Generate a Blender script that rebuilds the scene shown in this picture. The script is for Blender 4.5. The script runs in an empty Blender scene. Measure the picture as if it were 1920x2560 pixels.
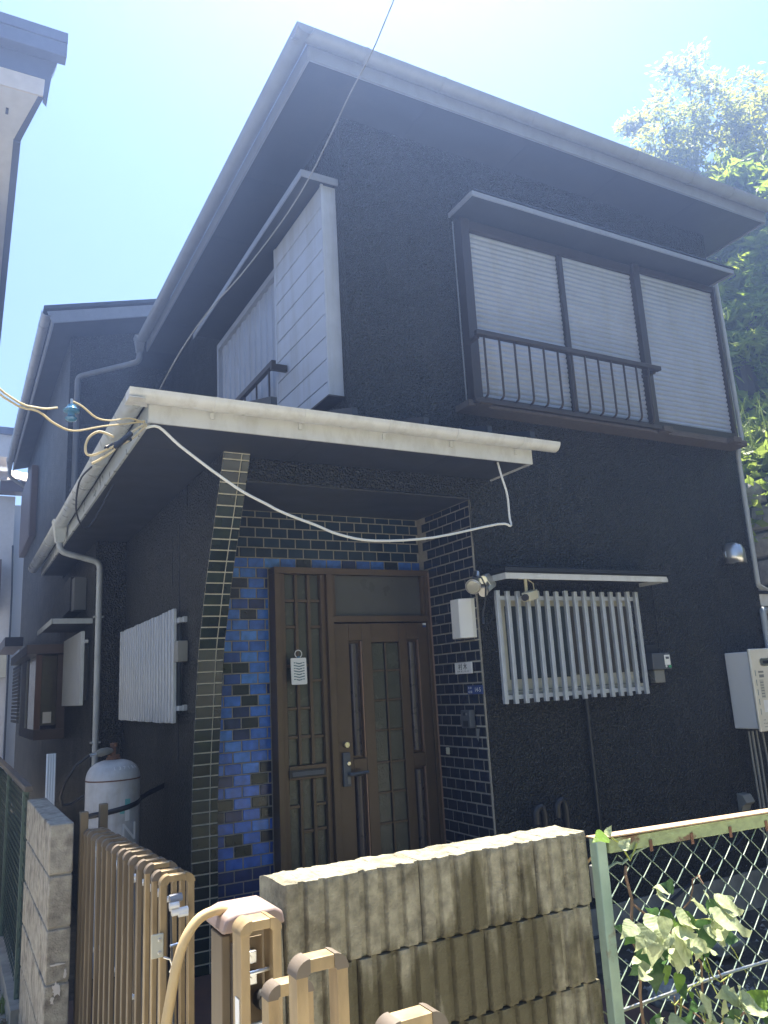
import bpy, math, random
from mathutils import Vector, Matrix, noise
random.seed(7)
S = bpy.context.scene
COL = S.collection
R = math.radians

# ------------------------------------------------------------------ camera, sky, sun, exposure
cam = bpy.data.cameras.new('camera')
cam.sensor_fit = 'VERTICAL'; cam.sensor_height = 36.0
cam.lens = 1961.14 / 2560 * 36.0
cam.clip_start = 0.05; cam.clip_end = 2000
co = bpy.data.objects.new('camera', cam); COL.objects.link(co)
yaw, pit, rol = 0.5065665, 0.2186665, -0.0541298
fw = Vector((math.sin(yaw) * math.cos(pit), math.cos(yaw) * math.cos(pit), math.sin(pit)))
r0 = Vector((math.cos(yaw), -math.sin(yaw), 0)); u0 = r0.cross(fw)
rt = math.cos(rol) * r0 + math.sin(rol) * u0; up = -math.sin(rol) * r0 + math.cos(rol) * u0
m = Matrix((rt, up, -fw)).transposed().to_4x4(); m.translation = (0, -4.3, 1.6)
co.matrix_world = m
S.camera = co

SUN_EL, SUN_AZ = R(68), R(36)          # azimuth from +Y towards +X
w = bpy.data.worlds.new('World'); S.world = w; w.use_nodes = True
wn = w.node_tree.nodes; wl = w.node_tree.links
sky = wn.new('ShaderNodeTexSky'); sky.sky_type = 'NISHITA'; sky.sun_disc = False
sky.sun_elevation = SUN_EL; sky.sun_rotation = SUN_AZ
sky.air_density = 1.0; sky.dust_density = 0.12; sky.ozone_density = 1.0
bg = wn['Background']; bg.inputs['Strength'].default_value = 0.054
wl.new(sky.outputs['Color'], bg.inputs['Color'])
sun = bpy.data.lights.new('sun', 'SUN'); sun.energy = 5.0; sun.angle = R(0.53); sun.color = (1, .92, .78)
so = bpy.data.objects.new('sun', sun); COL.objects.link(so)
sd = Vector((math.sin(SUN_AZ) * math.cos(SUN_EL), math.cos(SUN_AZ) * math.cos(SUN_EL), math.sin(SUN_EL)))
so.rotation_euler = sd.to_track_quat('Z', 'Y').to_euler(); so.location = (0, -3, 12)
vs = S.view_settings
vs.view_transform = 'Standard'; vs.look = 'None'; vs.exposure = 2.25; vs.gamma = 1; vs.use_curve_mapping = False
S.cycles.max_bounces = 8; S.cycles.diffuse_bounces = 4; S.cycles.transmission_bounces = 6
S.cycles.use_denoising = True

# ------------------------------------------------------------------ materials
def mat(name, col, rough=.6, metal=0., bump=0., bscale=60., bdist=.01, var=.0, vscale=4., col2=None, spec=.5,
        rand=0., bscale2=None, stretch=None, coat=0., ramp=None, thr=(.4, .62), transl=0.):
    M = bpy.data.materials.new(name); M.use_nodes = True
    n = M.node_tree.nodes; l = M.node_tree.links
    b = n['Principled BSDF']
    b.inputs['Roughness'].default_value = rough; b.inputs['Metallic'].default_value = metal
    b.inputs['Specular IOR Level'].default_value = spec
    if coat: b.inputs['Coat Weight'].default_value = coat; b.inputs['Coat Roughness'].default_value = .08
    c = (*col, 1)
    b.inputs['Base Color'].default_value = c
    geo = n.new('ShaderNodeNewGeometry'); pos = geo.outputs['Position']
    if stretch:
        mp = n.new('ShaderNodeMapping'); mp.inputs['Scale'].default_value = stretch
        l.new(pos, mp.inputs['Vector']); pos = mp.outputs['Vector']
    src = None
    def mix(a_out, a_col, fac_out, colb, mode='MIX'):
        x = n.new('ShaderNodeMix'); x.data_type = 'RGBA'; x.blend_type = mode
        if a_out is not None: l.new(a_out, x.inputs[6])
        else: x.inputs[6].default_value = a_col
        x.inputs[7].default_value = colb
        if isinstance(fac_out, float): x.inputs[0].default_value = fac_out
        else: l.new(fac_out, x.inputs[0])
        return x.outputs[2]
    if ramp:                                              # discrete colours per object
        oi = n.new('ShaderNodeObjectInfo'); cr = n.new('ShaderNodeValToRGB'); cr.color_ramp.interpolation = 'CONSTANT'
        e = cr.color_ramp.elements
        while len(e) < len(ramp): e.new(.5)
        for el, (p, cc) in zip(e, ramp): el.position = p; el.color = (*cc, 1)
        l.new(oi.outputs['Random'], cr.inputs['Fac']); src = cr.outputs['Color']
    if col2 is not None:
        t = n.new('ShaderNodeTexNoise'); t.inputs['Scale'].default_value = vscale; t.inputs['Detail'].default_value = 6
        t.inputs['Roughness'].default_value = .65
        l.new(pos, t.inputs['Vector'])
        cr = n.new('ShaderNodeValToRGB'); cr.color_ramp.elements[0].position = thr[0]; cr.color_ramp.elements[1].position = thr[1]
        l.new(t.outputs['Fac'], cr.inputs['Fac'])
        src = mix(src, c, cr.outputs['Color'], (*col2, 1))
    if var:
        t = n.new('ShaderNodeTexNoise'); t.inputs['Scale'].default_value = vscale * 3.7; t.inputs['Detail'].default_value = 8
        l.new(pos, t.inputs['Vector'])
        mr = n.new('ShaderNodeMapRange'); mr.inputs[1].default_value = .3; mr.inputs[2].default_value = .7
        mr.inputs[3].default_value = 1 - var; mr.inputs[4].default_value = 1 + var
        l.new(t.outputs['Fac'], mr.inputs[0])
        x = n.new('ShaderNodeMix'); x.data_type = 'RGBA'; x.blend_type = 'MULTIPLY'; x.inputs[0].default_value = 1
        if src is not None: l.new(src, x.inputs[6])
        else: x.inputs[6].default_value = c
        l.new(mr.outputs[0], x.inputs[7]); src = x.outputs[2]
        mr2 = n.new('ShaderNodeMapRange'); mr2.inputs[3].default_value = max(0.03, rough - .12); mr2.inputs[4].default_value = min(1, rough + .12)
        l.new(t.outputs['Fac'], mr2.inputs[0]); l.new(mr2.outputs[0], b.inputs['Roughness'])
    if rand:
        oi = n.new('ShaderNodeObjectInfo'); mr = n.new('ShaderNodeMapRange')
        mr.inputs[3].default_value = 1 - rand; mr.inputs[4].default_value = 1 + rand
        l.new(oi.outputs['Random'], mr.inputs[0])
        x = n.new('ShaderNodeMix'); x.data_type = 'RGBA'; x.blend_type = 'MULTIPLY'; x.inputs[0].default_value = 1
        if src is not None: l.new(src, x.inputs[6])
        else: x.inputs[6].default_value = c
        l.new(mr.outputs[0], x.inputs[7]); src = x.outputs[2]
    if src is not None: l.new(src, b.inputs['Base Color'])
    if bump:
        t = n.new('ShaderNodeTexNoise'); t.inputs['Scale'].default_value = bscale; t.inputs['Detail'].default_value = 4
        l.new(pos, t.inputs['Vector'])
        bp = n.new('ShaderNodeBump'); bp.inputs['Strength'].default_value = bump; bp.inputs['Distance'].default_value = bdist
        l.new(t.outputs['Fac'], bp.inputs['Height'])
        if bscale2:
            t2 = n.new('ShaderNodeTexVoronoi'); t2.feature = 'SMOOTH_F1'; t2.inputs['Scale'].default_value = bscale2
            l.new(pos, t2.inputs['Vector'])
            bp2 = n.new('ShaderNodeBump'); bp2.inputs['Strength'].default_value = bump; bp2.inputs['Distance'].default_value = bdist
            l.new(t2.outputs['Distance'], bp2.inputs['Height']); l.new(bp.outputs['Normal'], bp2.inputs['Normal']); bp = bp2
        l.new(bp.outputs['Normal'], b.inputs['Normal'])
    if transl:
        tr = n.new('ShaderNodeBsdfTranslucent'); ms = n.new('ShaderNodeMixShader'); ms.inputs[0].default_value = transl
        if src is not None: l.new(src, tr.inputs['Color'])
        else: tr.inputs['Color'].default_value = c
        l.new(b.outputs[0], ms.inputs[1]); l.new(tr.outputs[0], ms.inputs[2]); l.new(ms.outputs[0], n['Material Output'].inputs['Surface'])
    return M

STUCCO = mat('black_stucco', (.034, .036, .033), .40, bump=1.0, bscale=105, bdist=.04, var=.15, vscale=1.2, bscale2=80, spec=.5)
SOFFIT = mat('black_soffit', (.032, .034, .038), .45, var=.08, vscale=1.0)
FASCIA = mat('grey_fascia', (.22, .24, .28), .45, var=.06, vscale=2)
GUTTER = mat('grey_gutter', (.20, .22, .25), .35, var=.06, vscale=2)
WHITE = mat('white_fascia', (.60, .605, .59), .45, var=.06, vscale=2)
WGUT = mat('white_gutter', (.62, .625, .61), .32, var=.05, vscale=3)
LGUT = mat('pale_gutter_plastic', (.42, .45, .45), .3, var=.08, vscale=3)
PIPE = mat('grey_pipe', (.34, .37, .39), .35, var=.05, vscale=3)
ROOF = mat('dark_roof_metal', (.02, .023, .028), .45, var=.1)
SIDING = mat('pale_siding', (.42, .47, .57), .5, var=.06, vscale=3, stretch=(1, .3, 1))
SHUT = mat('pale_shutter', (.32, .36, .45), .38, metal=.1, var=.06, vscale=2)
BRONZE = mat('brown_frame', (.045, .036, .032), .4, metal=.3, var=.08)
TIMBER = mat('weathered_timber', (.085, .07, .058), .8, bump=.4, bscale=30, var=.3, vscale=6, stretch=(1, 6, 6))
ALU = mat('grey_bar', (.48, .51, .55), .35, metal=.25, var=.05)
CREAM = mat('cream_aluminium', (.50, .49, .40), .4, var=.05)
DGLASS = mat('dark_window_glass', (.05, .062, .066), .12, spec=.6, var=.1)
BGLASS = mat('brown_window_glass', (.085, .075, .06), .2, spec=.6, var=.1)
DOOR = mat('brown_door', (.105, .067, .034), .38, metal=.15, bump=.12, bscale=300, bdist=.001, var=.1, vscale=3)
DOORP = mat('brown_door_panel', (.085, .07, .066), .3, metal=.3, var=.06)
DOORE = mat('peach_highlight', (.30, .19, .13), .35, metal=.4)  # peach tone paints bounced ground light on left-facing door edges
OBSC = mat('obscure_glass', (.060, .062, .042), .25, bump=.5, bscale=90, bdist=.004, var=.15, vscale=2, spec=.6)
TRANS = mat('transom_glass', (.085, .082, .070), .3, spec=.5, var=.12, vscale=1.2)
GROUT = mat('grey_grout', (.27, .25, .21), .9, var=.15, vscale=8)
WGROUT = mat('pale_grout', (.44, .42, .35), .9, var=.12, vscale=10)
TDARK = mat('dark_glazed_tile', (.010, .024, .042), .12, var=.2, vscale=4, bump=.05, bscale=25, bdist=.004, rand=.35)
TBLUE = mat('blue_glazed_tile', (.03, .08, .4), .20, var=.3, vscale=5, bump=.22, bscale=24, bdist=.004, rand=.12,
            ramp=[(0, (.055, .175, .60)), (.24, (.040, .130, .50)), (.44, (.075, .22, .62)), (.58, (.024, .065, .27)), (.70, (.012, .026, .11)), (.82, (.010, .014, .030)), (.93, (.012, .017, .016))])
TSLATE = mat('slate_tile', (.008, .018, .019), .22, var=.15, vscale=6, rand=.3, bump=.1, bscale=40, bdist=.003, col2=(.016, .026, .016), thr=(.45, .6))
TNAVY = mat('navy_glazed_tile', (.012, .017, .034), .14, var=.2, vscale=5, bump=.05, bscale=25, bdist=.004, rand=.3)
STEEL = mat('steel', (.62, .62, .6), .28, metal=.9)
BRASS = mat('pale_brass', (.62, .58, .46), .25, metal=.9)
BLACKP = mat('black_plastic', (.02, .02, .022), .4)
DGREY = mat('dark_grey_plastic', (.09, .10, .115), .45)
MGREY = mat('mid_grey_plastic', (.22, .22, .20), .5)
WPLAST = mat('white_plastic', (.78, .78, .76), .35)
CPLAST = mat('cream_plastic', (.62, .58, .42), .4)
IVORY = mat('ivory_enamel', (.74, .71, .62), .4, col2=(.66, .62, .5), vscale=3)
GPAINT = mat('grey_tank_paint', (.52, .53, .55), .45, var=.12, vscale=4, col2=(.44, .44, .44), thr=(.5, .8))
RUST = mat('rusty_metal', (.16, .075, .04), .8, bump=.3, bscale=80, var=.3, vscale=9)
TEAL = mat('teal_paint', (.16, .46, .46), .5)
PALEPAINT = mat('pale_lettering_paint', (.82, .82, .82), .6)
SIGNBLUE = mat('blue_enamel', (.035, .07, .22), .3)
INK = mat('black_ink', (.015, .015, .018), .6)
SINK = mat('slate_blue_ink', (.10, .17, .19), .6)
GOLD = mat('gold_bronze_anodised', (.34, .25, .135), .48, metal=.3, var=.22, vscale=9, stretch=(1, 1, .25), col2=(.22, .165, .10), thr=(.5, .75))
GOLDD = mat('shaded_worn_bronze', (.17, .130, .082), .5, metal=.3, var=.25, col2=(.11, .085, .055), thr=(.5, .75), vscale=5, stretch=(1, 1, .2))  # gate bronze darkened to paint in the stack's shade, plus grime
CAPG = mat('grey_brown_cap', (.14, .112, .085), .5, var=.1)
MAUVE = mat('faded_brown_cap', (.27, .20, .175), .6, var=.08)
HOSE = mat('tan_hose', (.58, .42, .21), .5, var=.1)
BLOCK = mat('ribbed_concrete', (.27, .25, .18), .95, bump=.8, bscale=160, bdist=.006, var=.35, vscale=9, col2=(.16, .14, .09), thr=(.5, .68))
BLOCKP = mat('plain_concrete_block', (.33, .30, .245), .95, bump=.7, bscale=140, bdist=.006, var=.3, vscale=8, col2=(.17, .145, .115), thr=(.5, .66))
GREENP = mat('weathered_green_paint', (.33, .44, .35), .5, var=.12, vscale=5, col2=(.24, .17, .10), thr=(.60, .68))
GRUST = mat('rusted_green_rail', (.28, .34, .17), .7, bump=.2, bscale=60, var=.2, vscale=7, col2=(.15, .09, .05), thr=(.57, .63), stretch=(1.2, 1, 2.2))
SALMON = mat('faded_rail_top', (.44, .31, .19), .7, var=.12, vscale=6)
WIRED = mat('dark_green_wire', (.03, .05, .042), .5)
DGREENP = mat('dark_green_paint', (.08, .12, .10), .5, var=.2)
WIREG = mat('green_coated_wire', (.24, .32, .26), .45, var=.25, vscale=30)
SOIL = mat('soil', (.055, .048, .036), .9, bump=.6, bscale=40, bdist=.03, var=.4, vscale=3, col2=(.11, .10, .085), thr=(.5, .7))
ASPH = mat('worn_concrete_road', (.40, .38, .33), .9, bump=.5, bscale=150, bdist=.006, var=.25, vscale=2)
CONC = mat('concrete', (.30, .285, .25), .9, bump=.3, bscale=60, bdist=.006, var=.25, vscale=2.5)
QUARRY = mat('brown_quarry_tile', (.10, .055, .04), .6, var=.25, vscale=5)
LEAFA = mat('vine_leaf', (.44, .50, .28), .5, var=.15, vscale=20, transl=.3, rand=.18)
LEAFG = mat('green_vine_leaf', (.07, .16, .05), .5, var=.15, vscale=20, transl=.4, rand=.25)
LEAFY = mat('young_vine_leaf', (.20, .34, .05), .5, transl=.5, rand=.2)
STEM = mat('vine_stem', (.26, .16, .10), .7)
STEMY = mat('green_tendril', (.30, .34, .07), .6)
BAMB = mat('bamboo_leaf', (.36, .37, .02), .5, transl=.65, col2=(.25, .29, .018), vscale=.9, thr=(.4, .6))
TREEL = mat('tree_leaf', (.34, .42, .04), .5, transl=.7, col2=(.20, .29, .025), vscale=.8, thr=(.42, .6))
KUDZU = mat('kudzu_leaf', (.34, .42, .08), .55, transl=.5, col2=(.20, .30, .05), vscale=2.5)
BARK = mat('bark', (.09, .075, .05), .9, bump=.4, bscale=30)
CULM = mat('bamboo_culm', (.14, .16, .06), .5)
GRASSM = mat('grass_blade', (.16, .22, .06), .6, transl=.3, var=.2)
DRYL = mat('dry_leaf_litter', (.22, .16, .10), .8, rand=.3, var=.3, vscale=20)
STONE = mat('grey_retaining_stone', (.32, .32, .30), .9, bump=.7, bscale=30, bdist=.02, var=.35, vscale=3, rand=.25)
HILLM = mat('hill_soil', (.07, .085, .035), .95, bump=.5, bscale=8, bdist=.05, var=.3, vscale=2)
NWALL = mat('pale_neighbour_wall', (.58, .59, .61), .7, var=.05)
NTRIM = mat('slate_blue_trim', (.11, .13, .19), .45, var=.05)
NBOARD = mat('ivory_board', (.58, .54, .50), .6, var=.06)
CLAYT = mat('pale_roof_tile', (.42, .35, .29), .6, var=.2, vscale=4)
BROWNM = mat('brown_metal', (.10, .075, .07), .45, var=.08)
WOODR = mat('red_brown_timber', (.16, .085, .055), .5, var=.15, vscale=4, stretch=(4, 4, .4))
CABLEW = mat('white_cable', (.72, .72, .68), .4)
CABLEY = mat('cream_cable', (.60, .50, .30), .45)
CABLEG = mat('grey_cable', (.15, .16, .18), .4)
CABLEK = mat('black_cable', (.025, .027, .035), .45)
BLUEG = mat('blue_porcelain', (.06, .17, .30), .12)
LENS = mat('lamp_lens', (.55, .52, .42), .12, metal=.3, spec=.8)

def damp(M, col2):
    n = M.node_tree.nodes; l = M.node_tree.links; b = n['Principled BSDF']
    src = b.inputs['Base Color'].links[0].from_socket
    geo = n.new('ShaderNodeNewGeometry'); sp = n.new('ShaderNodeSeparateXYZ'); l.new(geo.outputs['Position'], sp.inputs[0])
    mp = n.new('ShaderNodeMapping'); mp.inputs['Scale'].default_value = (1, 1, .28); l.new(geo.outputs['Position'], mp.inputs['Vector'])
    t = n.new('ShaderNodeTexNoise'); t.inputs['Scale'].default_value = 9; t.inputs['Detail'].default_value = 7; l.new(mp.outputs[0], t.inputs['Vector'])
    mz = n.new('ShaderNodeMapRange'); mz.inputs[1].default_value = 1.16; mz.inputs[2].default_value = .86; mz.inputs[3].default_value = -.20; mz.inputs[4].default_value = .07
    l.new(sp.outputs['Z'], mz.inputs[0])
    ad = n.new('ShaderNodeMath'); ad.operation = 'ADD'; l.new(t.outputs['Fac'], ad.inputs[0]); l.new(mz.outputs[0], ad.inputs[1])
    cr = n.new('ShaderNodeValToRGB'); cr.color_ramp.elements[0].position = .46; cr.color_ramp.elements[1].position = .56; l.new(ad.outputs[0], cr.inputs['Fac'])
    x = n.new('ShaderNodeMix'); x.data_type = 'RGBA'; l.new(cr.outputs['Color'], x.inputs[0]); l.new(src, x.inputs[6]); x.inputs[7].default_value = (*col2, 1)
    x2 = n.new('ShaderNodeMix'); x2.data_type = 'RGBA'; x2.inputs[0].default_value = .85; l.new(src, x2.inputs[6]); l.new(x.outputs[2], x2.inputs[7]); l.new(x2.outputs[2], b.inputs['Base Color'])
damp(BLOCK, (.078, .066, .028))
def veins(M):
    n = M.node_tree.nodes; l = M.node_tree.links; b = n['Principled BSDF']
    tc = n.new('ShaderNodeTexCoord'); sp = n.new('ShaderNodeSeparateXYZ'); l.new(tc.outputs['Object'], sp.inputs[0])
    def ma(op, a, bb=None):
        x = n.new('ShaderNodeMath'); x.operation = op
        for k, vv in enumerate((a, bb)):
            if vv is None: continue
            if isinstance(vv, (int, float)): x.inputs[k].default_value = vv
            else: l.new(vv, x.inputs[k])
        return x.outputs[0]
    ax = ma('ABSOLUTE', sp.outputs['X']); q = ma('SUBTRACT', sp.outputs['Y'], ma('MULTIPLY', ax, .9))
    fr = ma('FRACT', ma('MULTIPLY', q, 6.5)); side = ma('LESS_THAN', ma('ABSOLUTE', ma('SUBTRACT', fr, .5)), .055)
    mid = ma('LESS_THAN', ax, .014); vn = ma('MAXIMUM', side, mid)
    src = b.inputs['Base Color'].links[0].from_socket
    x = n.new('ShaderNodeMix'); x.data_type = 'RGBA'; x.blend_type = 'MULTIPLY'; l.new(ma('MULTIPLY', vn, .22), x.inputs[0]); l.new(src, x.inputs[6]); x.inputs[7].default_value = (.45, .5, .35, 1)
    l.new(x.outputs[2], b.inputs['Base Color'])
    bp = n.new('ShaderNodeBump'); bp.inputs['Strength'].default_value = .25; bp.inputs['Distance'].default_value = .003; l.new(ma('ABSOLUTE', ma('SUBTRACT', fr, .5)), bp.inputs['Height']); l.new(bp.outputs['Normal'], b.inputs['Normal'])
for M_ in (LEAFA, LEAFG, LEAFY): veins(M_)
def streaks(M, col2, amount, scale=(5, 5, .5), thr=(.48, .72)):
    n = M.node_tree.nodes; l = M.node_tree.links; b = n['Principled BSDF']
    src = b.inputs['Base Color'].links[0].from_socket
    geo = n.new('ShaderNodeNewGeometry'); mp = n.new('ShaderNodeMapping'); mp.inputs['Scale'].default_value = scale; l.new(geo.outputs['Position'], mp.inputs['Vector'])
    t = n.new('ShaderNodeTexNoise'); t.inputs['Scale'].default_value = 1.6; t.inputs['Detail'].default_value = 9; t.inputs['Roughness'].default_value = .7; l.new(mp.outputs[0], t.inputs['Vector'])
    cr = n.new('ShaderNodeValToRGB'); cr.color_ramp.elements[0].position = thr[0]; cr.color_ramp.elements[1].position = thr[1]; cr.color_ramp.elements[1].color = (amount, amount, amount, 1)
    l.new(t.outputs['Fac'], cr.inputs['Fac'])
    x = n.new('ShaderNodeMix'); x.data_type = 'RGBA'; l.new(cr.outputs['Color'], x.inputs[0]); l.new(src, x.inputs[6]); x.inputs[7].default_value = (*col2, 1)
    l.new(x.outputs[2], b.inputs['Base Color'])
streaks(STUCCO, (.075, .072, .058), .45, (2.5, 2.5, 1.0))
for M_ in (SHUT, SIDING): streaks(M_, (.27, .27, .27), .5)
for M_ in (WHITE, WGUT, LGUT): streaks(M_, (.36, .34, .29), .5, (7, 7, 3))
for M_ in (FASCIA, GUTTER, PIPE): streaks(M_, (.15, .15, .15), .5, (4, 4, 2))
streaks(SOFFIT, (.055, .052, .046), .6, (1.2, 1.2, 1.2))
streaks(GPAINT, (.30, .24, .18), .45, (6, 6, 1.2))
# ------------------------------------------------------------------ building kit
WL = {}
def tag(o, label=None, cat=None, group=None, kind=None):
    if label: o['label'] = label
    if cat: o['category'] = cat
    if group: o['group'] = group
    if kind: o['kind'] = kind
    return o
def thing(name, loc, label, cat, group=None):
    o = bpy.data.objects.new(name, None); COL.objects.link(o); o.location = loc; o.empty_display_size = .1
    WL[o.name] = Vector(loc); return tag(o, label, cat, group)
def attach(o, wloc, parent):
    wloc = Vector(wloc)
    if parent is not None:
        o.parent = parent; o.location = wloc - WL[parent.name]
    else: o.location = wloc
    WL[o.name] = wloc
    return o
def dup(o, off, parent=None, deep=True):
    c = o.copy(); COL.objects.link(c)
    attach(c, WL[o.name] + Vector(off), parent if parent is not None else o.parent)
    if deep:
        for ch in list(o.children): dup(ch, off, c)
    return c
def link_mesh(name, me, wloc, parent=None, rot=None):
    o = bpy.data.objects.new(name, me); COL.objects.link(o); attach(o, wloc, parent)
    if rot is not None: o.rotation_euler = rot
    return o
class G:
    def __init__(s): s.v = []; s.f = []; s.mi = []
    def add(s, vs, fs):
        k = len(s.v); s.v += [tuple(p) for p in vs]; s.f += [tuple(i + k for i in f) for f in fs]; return s
    def box(s, x0, x1, y0, y1, z0, z1):
        if x0 > x1: x0, x1 = x1, x0
        if y0 > y1: y0, y1 = y1, y0
        if z0 > z1: z0, z1 = z1, z0
        return s.add([(x0,y0,z0),(x1,y0,z0),(x1,y1,z0),(x0,y1,z0),(x0,y0,z1),(x1,y0,z1),(x1,y1,z1),(x0,y1,z1)],
              [(0,3,2,1),(4,5,6,7),(0,1,5,4),(1,2,6,5),(2,3,7,6),(3,0,4,7)])
    def prism(s, poly, axis, a, b):
        n = len(poly)
        def P(p, t):
            return {'x': (t, p[0], p[1]), 'y': (p[0], t, p[1]), 'z': (p[0], p[1], t)}[axis]
        vs_ = [P(p, a) for p in poly] + [P(p, b) for p in poly]
        fs = [tuple(range(n))[::-1], tuple(range(n, 2 * n))] + [(i, (i + 1) % n, n + (i + 1) % n, n + i) for i in range(n)]
        return s.add(vs_, fs)
    def tube(s, pts, r, n=8, flat=None):
        pts = [Vector(p) for p in pts]; k = len(s.v); N = len(pts)
        t0 = (pts[1] - pts[0]).normalized()
        ref = Vector((0, 0, 1)) if abs(t0.z) < .9 else Vector((1, 0, 0))
        a = t0.cross(ref).normalized()
        for i, p in enumerate(pts):
            if i == 0: t = pts[1] - pts[0]
            elif i == N - 1: t = pts[-1] - pts[-2]
            else: t = (pts[i + 1] - p).normalized() + (p - pts[i - 1]).normalized()
            t = t.normalized(); a = (a - t * a.dot(t)).normalized(); b = t.cross(a)
            rr = r[i] if isinstance(r, (list, tuple)) else r
            for j in range(n):
                an = 2 * math.pi * j / n
                s.v.append(tuple(p + a * (math.cos(an) * rr) + b * (math.sin(an) * rr)))
        for i in range(N - 1):
            for j in range(n):
                s.f.append((k + i * n + j, k + i * n + (j + 1) % n, k + (i + 1) * n + (j + 1) % n, k + (i + 1) * n + j))
        s.f.append(tuple(k + j for j in range(n))[::-1]); s.f.append(tuple(k + (N - 1) * n + j for j in range(n)))
        return s
    def lathe(s, prof, c, n=28):
        k = len(s.v)
        for r, z in prof:
            for j in range(n):
                an = 2 * math.pi * j / n; s.v.append((c[0] + r * math.cos(an), c[1] + r * math.sin(an), z))
        for i in range(len(prof) - 1):
            for j in range(n):
                s.f.append((k + i * n + j, k + i * n + (j + 1) % n, k + (i + 1) * n + (j + 1) % n, k + (i + 1) * n + j))
        s.f.append(tuple(k + j for j in range(n))[::-1]); s.f.append(tuple(k + (len(prof) - 1) * n + j for j in range(n)))
        return s
    def put(s, name, mt, parent=None, label=None, cat=None, group=None, kind=None, bevel=0, smooth=True, origin=None):
        xs = [p[0] for p in s.v]; ys = [p[1] for p in s.v]; zs = [p[2] for p in s.v]
        O = Vector(origin) if origin else Vector(((min(xs) + max(xs)) / 2, (min(ys) + max(ys)) / 2, min(zs)))
        me = bpy.data.meshes.new(name)
        me.from_pydata([(p[0] - O.x, p[1] - O.y, p[2] - O.z) for p in s.v], [], s.f)
        me.materials.append(mt); me.validate(); me.update()
        if smooth:
            me.shade_smooth()
            try: me.set_sharp_from_angle(angle=R(32))
            except Exception: pass
        o = bpy.data.objects.new(name, me); COL.objects.link(o); attach(o, O, parent)
        if bevel:
            b = o.modifiers.new('bevel', 'BEVEL'); b.width = bevel; b.segments = 2; b.limit_method = 'ANGLE'; b.angle_limit = R(40)
        return tag(o, label, cat, group, kind)
def box(*a): return G().box(*a)
def arc(c, r, a0, a1, n, plane='xz'):
    out = []
    for i in range(n + 1):
        a = R(a0 + (a1 - a0) * i / n); out.append((c[0] + r * math.cos(a), c[1] + r * math.sin(a)))
    return out
def halfgutter(g, axis, a, b, cx, cz, r, t=.004, n=10):
    """open half-round gutter running along axis; cx is its centre across, cz its rim height"""
    o = arc((cx, cz), r, 180, 360, n); i = arc((cx, cz), r - t, 360, 180, n)
    return g.prism(o + i, axis, a, b)
def text_mesh(s, size):
    cu = bpy.data.curves.new('lettering', 'FONT'); cu.body = s; cu.size = size; cu.align_x = 'CENTER'; cu.align_y = 'CENTER'; cu.extrude = .0006
    cu.resolution_u = 3
    t = bpy.data.objects.new('lettering', cu); COL.objects.link(t)
    dg = bpy.context.evaluated_depsgraph_get(); dg.update()
    me = bpy.data.meshes.new_from_object(t.evaluated_get(dg)); bpy.data.objects.remove(t)
    return me
def lettering(s, size, wloc, rot, mt, parent, name='lettering'):
    me = text_mesh(s, size); me.materials.clear(); me.materials.append(mt)
    return link_mesh(name, me, wloc, parent, rot)

# ------------------------------------------------------------------ ground and setting
tag(box(-60, 60, -60, 90, -.6, -.15).put('ground', SOIL, kind=None), kind='structure')
tag(box(-30, 30, -30, -2.42, -.146, 0).put('road', ASPH), kind='structure')
tag(box(-1.2, .40, -2.42, 30, -.146, -.004).put('alley', ASPH), kind='structure')
tag(box(.40, 3.07, -2.2, .70, -.146, .03).put('porch_floor', QUARRY), kind='structure')

hzm = bpy.data.materials.new('flare_veil'); hzm.use_nodes = True  # blue scattering volume added to stand in for a lens flare veil
hn = hzm.node_tree.nodes; hn.remove(hn['Principled BSDF'])
pv = hn.new('ShaderNodeVolumePrincipled'); pv.inputs['Density'].default_value = .0128; pv.inputs['Color'].default_value = (.33, .50, 1, 1); pv.inputs['Anisotropy'].default_value = .75
hzm.node_tree.links.new(pv.outputs['Volume'], hn['Material Output'].inputs['Volume'])
tag(box(-62, 62, -62, 92, -1.6, 13.4).put('flare_veil', hzm, smooth=False), kind='stuff')
# ------------------------------------------------------------------ HOUSE
H = thing('house', (3.5, 3, 0), 'black two-storey stucco house with blue tiled porch and brown front door', 'house')
# walls
W1 = G().box(3.07, 5.957, 0, 9, .11, 5.565)
W1.put('front_wall', STUCCO, H)
box(3.05, 5.963, -.012, 8.9, -.3, .105).put('foundation', CONC, H)
G().box(2.19, 3.066, 0, 5.15, 2.84, 5.565).put('upper_wall', STUCCO, H)
G().box(1.475, 2.186, 0, .74, 2.834, 2.972).put('porch_beam', STUCCO, H)
G().box(1.475, 3.06, .002, .74, 2.822, 2.8335).put('porch_ceiling', SOFFIT, H)
G().box(1.31, 3.06, .72, 2.786, -.1, 2.82).put('side_wall', STUCCO, H)
G().box(1.31, 2.18, .742, 2.786, 2.822, 2.972).put('side_wall', STUCCO, H)
G().box(1.05, 3.0, 2.788, 5.15, -.1, 2.972).put('side_wall', STUCCO, H)
G().box(1.05, 3.06, 5.155, 11.2, -.1, 5.93).put('back_wing_wall', STUCCO, H)
G().prism([(1.05, 5.93), (3.06, 5.93), (3.06, 6.42)], 'y', 5.155, 11.2).put('back_wing_gable', STUCCO, H)
# pale caulk line where stucco meets the corner
G().box(2.1865, 2.1895, -.001, .02, 3.3, 5.5)
# seams in the stucco
for (y0, z0, z1) in ((.93, 1.2, 2.75), (1.12, 2.35, 2.7)):
    G().tube([(1.308, y0, z0), (1.3075, y0 + .006, (z0 + z1) / 2 - .1), (1.308, y0 - .004, (z0 + z1) / 2 + .15), (1.308, y0, z1)], .0035, 5).put('stucco_seam', ROOF, H)

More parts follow.
